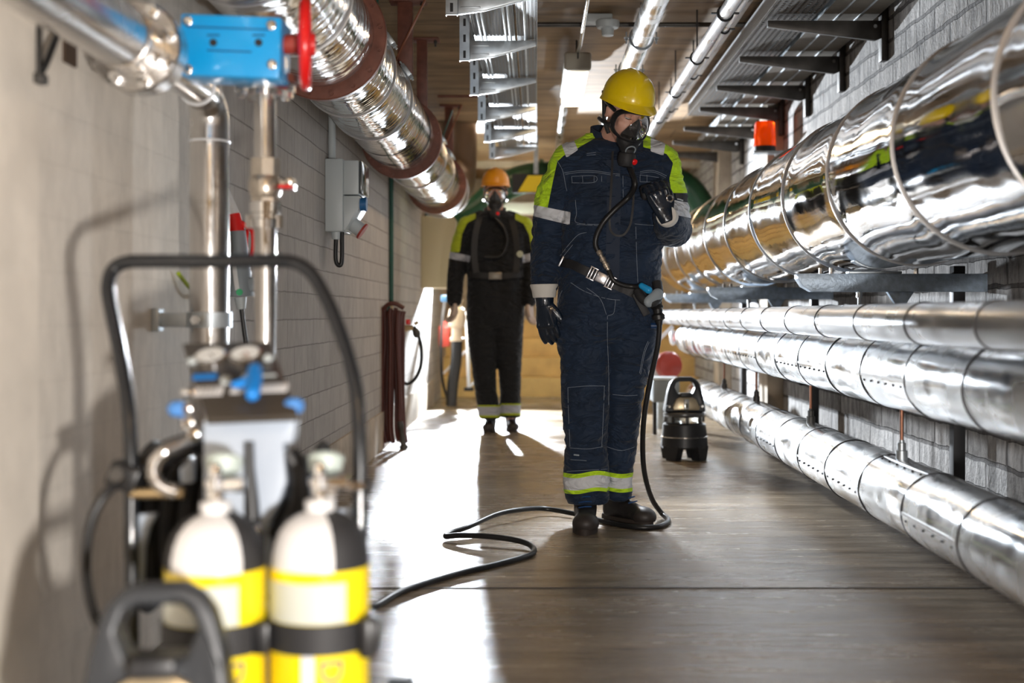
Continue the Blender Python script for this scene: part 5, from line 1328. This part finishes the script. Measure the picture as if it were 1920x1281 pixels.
# hair under the helmet
q = MB(); q.ball((0, .030, .020), (.080, .084, .080), 26)
for v in q.bm.verts:
    if v.co.y < -.02: v.co.y = -.02 + (v.co.y + .02)*.1
rigid(p1, HM, 'hair', q, M_hair)
he = helmet(p1, HM @ Matrix.Translation((0, 0, .020)) @ Matrix.Rotation(math.radians(-7), 4, 'X'), M_helm)
q = MB(); q.rings([[Vector((x_, y_, z_)) for x_, y_, z_ in r_] for r_ in [[(s1*.102, .05 + dy, .03 + dz) for dy, dz in ((-.006, -.01), (.012, -.01), (.012, .004), (-.006, .004))] for s1 in (-1.02, -1.0)]]) if False else None
for s_ in (-1, 1):
    q = MB(); q.tube([Vector((s_*.086, .075, .060)), Vector((s_*.083, .045, .010)), Vector((s_*.078, .012, -.045)), Vector((s_*.060, -.015, -.085))], .0085, 8, spline=5); rigid(p1, HM, 'chin_strap', q, M_blackm)
q = MB(); q.torus((0, .02, .045), (0, 0, 1), .088, .006, 40, 6); rigid(p1, HM, 'helmet_band', q, M_blackm)
face_mask(p1, HM)

# coverall jacket + trousers
q = MB()
loft(q, [sec(1150, 262, 40, .060, .02), sec(1151, 275, 70, .085, .01), sec(1152, 290, 82, .105), sec(1153, 315, 94, .118), sec(1154, 350, 99, .132), sec(1152, 400, 97, .14), sec(1147, 450, 93, .14), sec(1144, 500, 91, .137), sec(1143, 535, 93, .138), sec(1143, 570, 96, .138), sec(1142, 600, 96, .135), sec(1141, 622, 92, .12), sec(1141, 640, 80, .10)], 40)
q.capsule(A(1080, 300, .0), A(1228, 300, .0), .068, .068, 20)
chain(q, [(A(1110, 270, .02), .045), (A(1071, 304), .074)]); chain(q, [(A(1195, 270, .02), .045), (A(1237, 305, .01), .070)])
chain(q, [(A(1069, 308), .074), (A(1042, 372, .015), .078), (elL, .068), (A(1024, 500, -.02), .060), (A(1021, 537, -.05), .052)], 20)
chain(q, [(A(1240, 308, .01), .070), (A(1252, 368, .01), .070), (elR, .068), (A(1256, 420, -.12), .062), (A(1252, 413, -.17), .056)], 20)
# left leg (picture), right leg
loft(q, [sec(1098, 600, 56, .115), sec(1096, 640, 50, .11), sec(1098, 690, 44, .10, -.01), sec(1098, 740, 42, .095, -.03), sec(1098, 790, 39, .088, -.03), sec(1099, 840, 36, .083, -.03), sec(1100, 880, 39, .083, -.03), sec(1100, 915, 40, .082, -.03), sec(1102, 940, 36, .078, -.03)], 28)
loft(q, [sec(1186, 600, 54, .115), sec(1184, 640, 46, .11), sec(1176, 690, 41, .10, .01), sec(1170, 740, 36, .093, .03), sec(1165, 790, 34, .086, .05), sec(1161, 840, 31, .080, .07), sec(1159, 880, 28, .078, .08), sec(1159, 912, 26, .076, .08), sec(1158, 934, 25, .072, .08)], 28)
me = remeshed(q, .0075, 3, .5)
def fold1(co):
    a = .009
    px_ = VX + co.x*F/co.y; py_ = VY - (co.z - CH)*F/co.y
    if py_ > 850: a = .010
    if px_ < 1065 or px_ > 1235: a = .013
    if 500 < py_ < 620: a = .010
    return fold(co, 0, a)
displace(me, fold1)
n = len(me.vertices); co = np.empty(n*3); me.vertices.foreach_get('co', co); co = co.reshape(-1, 3)
pxy = np.stack([VX + co[:, 0]*F/co[:, 1], VY - (co[:, 2] - CH)*F/co[:, 1]], 1)
limeL = [(1125, 236), (1100, 225), (1030, 235), (985, 280), (970, 380), (970, 389), (1027, 389.5), (1037, 339), (1045, 303), (1058, 291), (1081, 279), (1116, 259)]
limeR = [(1206, 232), (1206, 276), (1222, 280), (1250, 289), (1262, 306), (1255, 335), (1259, 362), (1320, 362), (1315, 290), (1275, 240), (1240, 228)]
lime = np.maximum(poly_sdf(pxy, limeL), poly_sdf(pxy, limeR))
bandL = [(1050, 884), (1143, 880), (1188, 884), (1192, 925), (1120, 921), (1050, 931)]
low = np.minimum(pxy[:, 1] - (886 + 3*np.sin(pxy[:, 0]/14)), 921 + 3*np.sin(pxy[:, 0]/14) + (pxy[:, 0] < 1139)*3 - pxy[:, 1])
lime = np.maximum(lime, low)
silver = np.minimum(pxy[:, 1] - (894 + 3*np.sin(pxy[:, 0]/14)), 914 + 3*np.sin(pxy[:, 0]/14) + (pxy[:, 0] < 1139)*3 - pxy[:, 1])
for pl in ([(1052, 268), (1074, 258), (1084, 281), (1062, 296)], [(1220, 258), (1248, 268), (1244, 292), (1220, 284)], [(990, 382), (1070, 398), (1068, 422), (990, 403)], [(1262, 375), (1300, 382), (1300, 410), (1262, 402)]):
    silver = np.maximum(silver, poly_sdf(pxy, pl))
set_attr(me, 'lime', lime/100); set_attr(me, 'silver', silver/100)
cov = mesh_obj(me, 'coverall', [M_cloth], p1)
bv1 = [bvh_of(cov)]
# collar
q = MB(); cc = A(1146, 268, .02); n = 36; rs = []
for (k, z_, dy_) in ((.92, -.02, 0), (1.0, .0, 0), (.98, .035, .004), (.97, .055, .01), (.90, .055, .01), (.88, .03, .004), (.86, -.01, 0)):
    rs.append([cc + Vector((.088*k*math.cos(2*PI*j/n), .084*k*math.sin(2*PI*j/n) + dy_, z_ + .030*math.sin(2*PI*j/n) - .01*math.cos(2*PI*j/n))) for j in range(n)])
q.rings(rs, cap=False, closed=True); q.build('collar', mat('collar_navy', (.012, .022, .045), .75), p1)
# stitching lines, pockets
for pts in ([(1058, 324), (1090, 320), (1120, 321), (1145, 325), (1162, 327)], [(1060, 327), (1090, 323), (1120, 324), (1145, 328), (1162, 330)], [(1200, 322), (1225, 320), (1250, 330)], [(1200, 325), (1225, 323), (1248, 333)],
            [(1072, 331), (1115, 330), (1114, 342), (1072, 343)], [(1092, 330.5), (1093, 342)], [(1114, 330), (1114, 341)], [(1072, 331), (1073, 343)], [(1200, 328), (1200, 341)], [(1213, 328), (1213, 341)], [(1200, 328), (1235, 333)], [(1200, 341), (1230, 342)],
            [(1100, 288), (1117, 286)], [(1100, 291.5), (1117, 290)], [(1044, 300), (1055, 320), (1060, 345), (1063, 358)], [(1168, 330), (1169, 400), (1173, 520)], [(1128, 330), (1129, 430), (1129, 550)],
            [(1079, 375), (1081, 400), (1082, 418), (1130, 421)], [(1082, 421), (1132, 424)], [(1190, 420), (1226, 423)], [(1192, 425), (1194, 490), (1196, 530)], [(1050, 480), (1070, 455), (1085, 440), (1100, 436)], [(1053, 485), (1074, 459)],
            [(1139, 592), (1139, 640), (1141, 700), (1141, 760)], [(1140, 592), (1150, 588), (1153, 575), (1154, 562)], [(1054, 545), (1048, 560), (1045, 580)], [(1065, 727), (1066, 770), (1069, 838)], [(1133, 724), (1131, 780), (1128, 838)], [(1065, 727), (1100, 724), (1134, 724)],
            [(1069, 840), (1100, 842), (1130, 838)], [(1138, 838), (1165, 845), (1190, 838)], [(1199, 700), (1207, 660), (1215, 640)], [(1201, 702), (1209, 662), (1217, 642)], [(1063, 884), (1100, 882), (1138, 880)], [(1142, 880), (1165, 882), (1183, 884)],
            [(1070, 862), (1100, 864)], [(1149, 740), (1175, 742), (1195, 741)], [(1100, 540), (1125, 560), (1137, 590)], [(1070, 530), (1100, 548), (1150, 562), (1230, 562)]):
    stitch(bv1, pts, cov)
# centre placket as a raised strip, knee dirt patch label
q = MB(); ribbon_on(q, bv1, [(1150, 300), (1151, 380), (1149, 460), (1148, 548)], .055, .0025, -.001); q.build('front_placket', mat('collar_navy', (.012, .022, .045), .75), cov)
q = MB(); ribbon_on(q, bv1, [(1076, 853), (1086, 854)], .006, .0012, .0); q.build('small_label', M_greyd, cov)
q = MB(); ribbon_on(q, bv1, [(1266, 371), (1277, 372), (1287, 375)], .036, .002, .0015); sl = q.build('sleeve_badge', M_blackm, cov)
q = MB(); ribbon_on(q, bv1, [(1269, 367), (1279, 368)], .005, .001, .0045); ribbon_on(q, bv1, [(1269, 374), (1279, 376)], .005, .001, .0045); q.build('badge_print', M_grey, sl)
# pocket flap at the knee edge
q = MB(); ribbon_on(q, bv1, [(1060, 700), (1058, 712), (1057, 724)], .022, .006, .001); q.build('side_tab', mat('collar_navy', (.012, .022, .045), .75), cov)

# belt, buckle, pouch
q = MB(); ribbon_on(q, bv1, [(1054, 492), (1075, 498), (1100, 509), (1130, 524), (1160, 538), (1190, 551), (1222, 562), (1236, 566)], .036, .006, .006); bl = q.build('belt', M_web, p1)
def on_belt(px_, py_, off=.016): return onto(bv1, px_, py_, off)
def frame3(c, e):   # frame with x along belt
    x_ = (e - c).normalized(); v = (CAMP - c).normalized(); z_ = (v - x_*v.dot(x_)).normalized(); y_ = z_.cross(x_); return Matrix((x_, y_, z_)).transposed()
c0, c1 = on_belt(1106, 512), on_belt(1150, 534); R3 = frame3(c0, c1); mid_ = (c0 + c1)/2
bu = None
q = MB(); q.box(mid_ - R3 @ Vector((.0, 0, 0)), (.046, .042, .010), R3, .006); bu = q.build('buckle', M_buckle, p1)
for s_ in (-1, 1):
    q = MB(); cF = mid_ + R3 @ Vector((s_*.040, 0, 0))
    for dx in (-.014, -.002, .012): q.box(cF + R3 @ Vector((dx, 0, 0)), (.006, .052, .010), R3, .002)
    for dy in (-.024, .024): q.box(cF + R3 @ Vector((0, dy, 0)), (.036, .006, .010), R3, .002)
    q.build('buckle_frame', M_buckle, bu)
q = MB(); c_ = onto(bv1, 1058, 492, .014); q.box(c_, (.008, .046, .010), R3, .002); q.build('belt_keeper', M_buckle, bl)
q = MB(); e0 = onto(bv1, 1188, 553, .018); q.box(e0 + Vector((.02, -.01, -.035)), (.030, .006, .10), Matrix.Rotation(math.radians(-28), 3, 'Y'), .002); q.build('belt_end', M_web, p1)
pc = A(1222, 553, -.15)
q = MB(); q.tube([A(1196, 545, -.16), A(1205, 560, -.18), A(1222, 568, -.19), A(1234, 555, -.17), A(1232, 530, -.14)], .020, 14, spline=5); po = q.build('valve_holster', M_blackm, p1)
q = MB(); q.capsule(A(1217, 566, -.20), A(1233, 552, -.19), .022, .024, 16, .6); q.build('grey_cover', M_greyd, po)
q = MB(); q.capsule(A(1203, 536, -.19), A(1216, 544, -.20), .012, .015, 14); q.build('blue_coupling', mat('coupling_blue', (.01, .30, .65), .35), po)
q = MB(); q.lathe(A(1231, 563, -.16), (.12, 0, -1), [(0, .010), (.014, .012), (.018, .020), (.030, .026), (.036, .020), (.052, .018), (.060, .026), (.076, .026), (.082, .016), (.10, .012)], 24); q.build('quick_coupler', M_black, po)
q = MB(); q.lathe(A(1230, 561, -.165), (.12, 0, -1), [(0, .009), (.018, .011)], 18); q.build('coupler_nipple', M_chrome, po)
# breathing tube from the demand valve to the belt
dvp = HM @ Vector((.010, -.130, -.178))
def off_(px_, py_, o_): return onto(bv1, px_, py_, o_)
q = MB(); tp_ = [dvp, A(1191, 345, -.20), off_(1178, 368, .025), off_(1155, 392, .016), off_(1132, 416, .016), off_(1119, 440, .016), off_(1117, 458, .016), off_(1121, 472, .016)]
q.tube(tp_, .0105, 14, spline=7); q.build('air_tube', M_black, p1)
q = MB(); a_, b_ = off_(1121, 470, .016), off_(1141, 512, .030); L_ = (b_ - a_).length
q.lathe(a_, b_ - a_, [(0, .008), (.006, .012), (.02, .012), (.022, .009), (.034, .009), (.036, .013), (.050, .013), (.052, .010), (.062, .010), (.064, .013), (.080, .012), (.082, .009), (L_, .008)], 20); q.build('inline_coupling', M_fit, p1)
q = MB(); q.tube([b_, off_(1150, 526, .032), off_(1163, 536, .030), off_(1185, 539, .028), A(1204, 537, -.19)], .0095, 14, spline=6); q.build('lower_tube', M_black, p1)
# neck strap loop
q = MB(); ribbon_on(q, bv1, [(1149, 285), (1147, 330), (1144, 390), (1143, 420), (1147, 436), (1158, 443), (1170, 440), (1180, 425), (1186, 395), (1188, 345), (1187, 318)], .009, .004, .006, 6); q.build('neck_strap', M_web, p1)
# second white tool clip at the thigh
q = MB(); q.cone(A(1220, 611, -.11), A(1232, 611, -.11), .012); q.build('side_clip', mat('clip_blue', (.01, .04, .12), .4), p1)

# gloves. picture-left hand hangs, slightly curled
ML = Matrix.Translation(wrL + Vector((0, 0, -.035))) @ Matrix.Rotation(math.radians(-9), 4, 'Y') @ Matrix.Rotation(math.radians(150), 4, 'Z') @ Matrix.Rotation(math.radians(4), 4, 'X')
gl = glove('glove', p1, ML, [.30, .36, .42, .46], (.30, .30), .10, -1, s=1.12)
cuff('glove_cuff', gl, wrL + Vector((0, 0, .032)), wrL + Vector((.001, 0, -.022)), .056, .046, M_cuff)
cuff('glove_wrist', gl, wrL + Vector((.001, 0, -.018)), wrL + Vector((.004, 0, -.058)), .038, .036, M_glove)
# picture-right hand raised, back of the hand to the camera, fingers curled round a small instrument
hc_ = A(1233, 388, -.26)
zl = Vector((.36, .10, -.93)).normalized(); yl = Vector((0.15, -1, 0)); yl = (yl - zl*yl.dot(zl)).normalized(); xl_ = yl.cross(zl)
MR = Matrix.Translation(A(1249, 406, -.235)) @ Matrix((xl_, yl, zl)).transposed().to_4x4()
gr = glove('glove', p1, MR, [.80, .84, .84, .80], (.35, .7), .10, 1, s=1.10)
cuff('glove_cuff', gr, A(1256, 413, -.16), A(1249, 404, -.245), .048, .040, M_cuff)
dm = thing('gas_detector', 'small black handheld instrument held up in the glove of the front worker', 'gas detector', A(1232, 355, -.24))
q = MB(); q.box(A(1228, 357, -.165), (.118, .05, .060), Matrix.Rotation(math.radians(-12), 3, 'Y') @ Matrix.Rotation(math.radians(10), 3, 'X'), .014, 3); q.build('casing', M_blackm, dm)
q = MB(); q.torus(A(1256, 372, -.30), (.3, -1, .2), .013, .0032, 24, 6); q.build('clip_ring', M_chrome, dm)
boots(p1, A(1098, 0, -.05).x, Y1 - .03, math.radians(-3), 1.13)
boots(p1, A(1157, 0, .07).x, Y1 + .10, math.radians(40), 1.10)

# ---------------------------------------------------------------- second worker
Y2p = 9.4; K2 = F / Y2p
def B(px, py, dy=0.0): return P(px, py, Y2p + dy)
def sb(px, py, hw, ry, dy=0.0):
    p = B(px, py, dy); return (p.x, p.y, p.z, hw / K2, ry)
p2 = thing('person', 'person in black coverall and orange helmet walking behind the front worker', 'person', (B(928, 0).x, Y2p, 0))
HM2 = Matrix.Translation(B(929, 362, -.03)) @ Matrix.Rotation(math.radians(4), 4, 'X')
hp_ = head_parts(p2, HM2, M_helm2); q = hp_['head_mb']
chain(q, [(HM2 @ Vector((0, .03, -.05)), .056), (B(928, 405, .02), .062)])
shA, shB = B(877, 424), B(981, 424); elA, elB = B(858, 488, .03), B(994, 488, .03); wrA, wrB = B(851, 556, -.05), B(993, 560, -.04)
loft(q, [sb(928, 412, 34, .07), sb(928, 440, 44, .10), sb(928, 480, 42, .10), sb(929, 540, 44, .11), sb(929, 580, 44, .11), sb(929, 600, 34, .09)])
chain(q, [(shA, .055), (elA, .045), (wrA, .032)]); chain(q, [(shB, .055), (elB, .045), (wrB, .032)])
chain(q, [(B(908, 590), .08), (B(912, 680, -.02), .06), (B(918, 770), .035), (B(919, 792, .1), .026)]); chain(q, [(B(952, 590), .08), (B(953, 680), .06), (B(957, 770, .02), .035), (B(957, 790, .12), .026)])
me = remeshed(q, .009, 2); mesh_obj(me, 'body', [M_skin], p2)
helmet(p2, HM2 @ Matrix.Translation((0, 0, .03)) @ Matrix.Rotation(math.radians(-4), 4, 'X'), M_helm2)
q = MB(); q.ball((0, .030, .020), (.080, .084, .080), 26)
for v in q.bm.verts:
    if v.co.y < -.02: v.co.y = -.02 + (v.co.y + .02)*.1
rigid(p2, HM2, 'hair', q, M_hair)
for s_ in (-1, 1):
    q = MB(); q.ball((s_*.031, -.083, .012), (.0125, .0115, .0115), 12); rigid(p2, HM2, 'eye', q, mat('eye_white', (.7, .68, .66), .2))
face_mask(p2, HM2, False)
q = MB()
loft(q, [sb(928, 398, 24, .065, .01), sb(928, 408, 44, .09), sb(928, 420, 56, .11), sb(929, 440, 60, .125), sb(929, 480, 55, .13), sb(929, 520, 52, .13), sb(929, 555, 53, .135), sb(929, 590, 54, .13), sb(929, 612, 50, .11)], 32)
chain(q, [(B(900, 405, .01), .04), (shA, .070)]); chain(q, [(B(956, 405, .01), .04), (shB, .070)])
chain(q, [(shA, .072), (B(866, 455, .01), .072), (elA, .064), (B(853, 530, -.03), .060), (B(852, 562, -.05), .055)], 18); chain(q, [(shB, .072), (B(990, 455, .01), .072), (elB, .064), (B(995, 530, -.02), .058), (B(993, 562, -.04), .053)], 18)
loft(q, [sb(905, 590, 30, .115), sb(906, 640, 28, .10, -.01), sb(907, 690, 22, .092, -.02), sb(910, 730, 19.5, .085, -.01), sb(915, 762, 20, .082), sb(917, 786, 19, .078)], 24)
loft(q, [sb(954, 590, 29, .115), sb(953, 640, 27, .10), sb(956, 690, 21, .092), sb(957, 730, 19, .085, .01), sb(957, 762, 18.5, .082, .02), sb(958, 782, 18, .078, .02)], 24)
me = remeshed(q, .010, 3)
displace(me, lambda c_: fold(c_, 7.0, .006))
n = len(me.vertices); co = np.empty(n*3); me.vertices.foreach_get('co', co); co = co.reshape(-1, 3)
pxy = np.stack([VX + co[:, 0]*F/co[:, 1], VY - (co[:, 2] - CH)*F/co[:, 1]], 1)
lime = np.maximum(poly_sdf(pxy, [(892, 400), (860, 408), (840, 440), (840, 473), (862, 473), (866, 440), (876, 418), (892, 410)]), poly_sdf(pxy, [(966, 400), (1000, 408), (1018, 440), (1018, 473), (998, 473), (992, 440), (982, 420), (966, 411)]))
lo_ = np.minimum(pxy[:, 1] - (760 - (pxy[:, 0] > 938)*3), 783 - (pxy[:, 0] > 938)*4 - pxy[:, 1])
lime = np.maximum(lime, lo_)
silver = np.minimum(pxy[:, 1] - (763 - (pxy[:, 0] > 938)*3), 779 - (pxy[:, 0] > 938)*4 - pxy[:, 1])
for pl in ([(838, 471), (882, 480), (880, 492), (838, 484)], [(980, 478), (1020, 470), (1020, 486), (980, 493)]): silver = np.maximum(silver, poly_sdf(pxy, pl))
set_attr(me, 'lime', lime/100); set_attr(me, 'silver', silver/100)
cov2 = mesh_obj(me, 'coverall', [M_cloth2], p2); bv2 = [bvh_of(cov2)]
q = MB(); cc = B(928, 400, .01); rs = []
for (k, z_) in ((.92, -.02), (1.0, .0), (.98, .035), (.90, .035), (.86, -.01)): rs.append([cc + Vector((.084*k*math.cos(2*PI*j/28), .082*k*math.sin(2*PI*j/28), z_ + .022*math.sin(2*PI*j/28))) for j in range(28)])
q.rings(rs, cap=False, closed=True); q.build('collar', M_blackm, p2)
for pts in ([(900, 408), (892, 440), (890, 480), (894, 512)], [(958, 408), (966, 440), (969, 480), (966, 512)]):
    q = MB(); ribbon_on(q, bv2, pts, .045, .008, .006); q.build('harness_strap', M_web, p2)
q = MB(); ribbon_on(q, bv2, [(880, 514), (905, 517), (930, 518), (955, 517), (979, 514)], .045, .006, .008); q.build('belt', M_web, p2)
q = MB(); c_ = onto(bv2, 929, 518, .022, 9.3); q.box(c_, (.095, .014, .052), bev=.004); bb = q.build('buckle', mat('dull_buckle', (.22, .20, .17), .4, .6), p2)
q = MB(); c_ = onto(bv2, 972, 477, .02, 9.3); q.lathe(c_, (0, -1, 0), [(0, .024), (.012, .024), (.014, .018)], 24); q.build('gauge', mat('gauge_pale', (.45, .48, .38), .4), p2)
q = MB(); q.tube([HM2 @ Vector((.0, -.125, -.18)), onto(bv2, 945, 430, .03, 9.3), onto(bv2, 950, 455, .02, 9.3), onto(bv2, 938, 480, .02, 9.3), onto(bv2, 910, 482, .02, 9.3)], .011, 12, spline=5); q.build('air_tube', M_black, p2)
pale = mat('pale_glove', (.50, .40, .34), .6)
g1 = glove('glove', p2, Matrix.Translation(wrA + Vector((0, 0, -.02))) @ Matrix.Rotation(math.radians(-60), 4, 'Z'), [.5, .5, .45, .4], (.5, .4), .08, 1, pale, 1.1)
cuff('glove_cuff', g1, wrA + Vector((0, 0, .02)), wrA + Vector((0, 0, -.03)), .046, .040, M_white)
g2 = glove('glove', p2, Matrix.Translation(wrB + Vector((0, 0, -.02))) @ Matrix.Rotation(math.radians(60), 4, 'Z'), [.5, .5, .45, .4], (.5, .4), .08, -1, pale, 1.1)
cuff('glove_cuff', g2, wrB + Vector((0, 0, .02)), wrB + Vector((0, 0, -.03)), .046, .040, M_white)
boots(p2, B(919, 0).x, Y2p + .10, math.radians(-6), 1.0)
boots(p2, B(957, 0).x, Y2p + .14, math.radians(6), 1.0)
# ================================================================ lights
w = bpy.data.worlds.new('world'); SC.world = w; w.use_nodes = True
w.node_tree.nodes['Background'].inputs[0].default_value = (1, .75, .45, 1); w.node_tree.nodes['Background'].inputs[1].default_value = .05
def light(kind, name, loc, e, col, size=.1, rot=None, look=None, **k):
    l = bpy.data.lights.new(name, kind); l.energy = e; l.color = col
    if kind == 'AREA': l.shape = 'RECTANGLE'; l.size = size[0]; l.size_y = size[1]
    else: l.shadow_soft_size = size
    for a, v in k.items(): setattr(l, a, v)
    o = bpy.data.objects.new(name, l); COL.objects.link(o); o.location = loc
    if look is not None: o.rotation_euler = (Vector(look) - Vector(loc)).to_track_quat('-Z', 'Y').to_euler()
    return o
cool = (.86, .93, 1.0); warm = (1, .66, .33)
light('SPOT', 'back_strobe', (-.68, 12.6, 1.42), 3400, cool, .05, look=(.15, 5, .2), spot_size=1.6, spot_blend=.2)
light('SPOT', 'mid_strobe', (.30, 6.0, .86), 75, cool, .04, look=(1.3, 4.5, .6), spot_size=2.7, spot_blend=.3)
light('SPOT', 'front_strobe', (.35, .15, .55), 280, (1, .95, .90), .05, look=(-.2, 5, 1.2), spot_size=2.6, spot_blend=.4)
for y in (-.95, 7.85, 13.5): light('AREA', 'lamp_glow', (.45 if y < 0 else .235, y, 2.22), 34 if y < 0 else 11, warm, (.13, 1.1), look=(.235 if y > 0 else .45, y, 0))  # emitters under the lamps; the stronger rear one is added, unseen fill
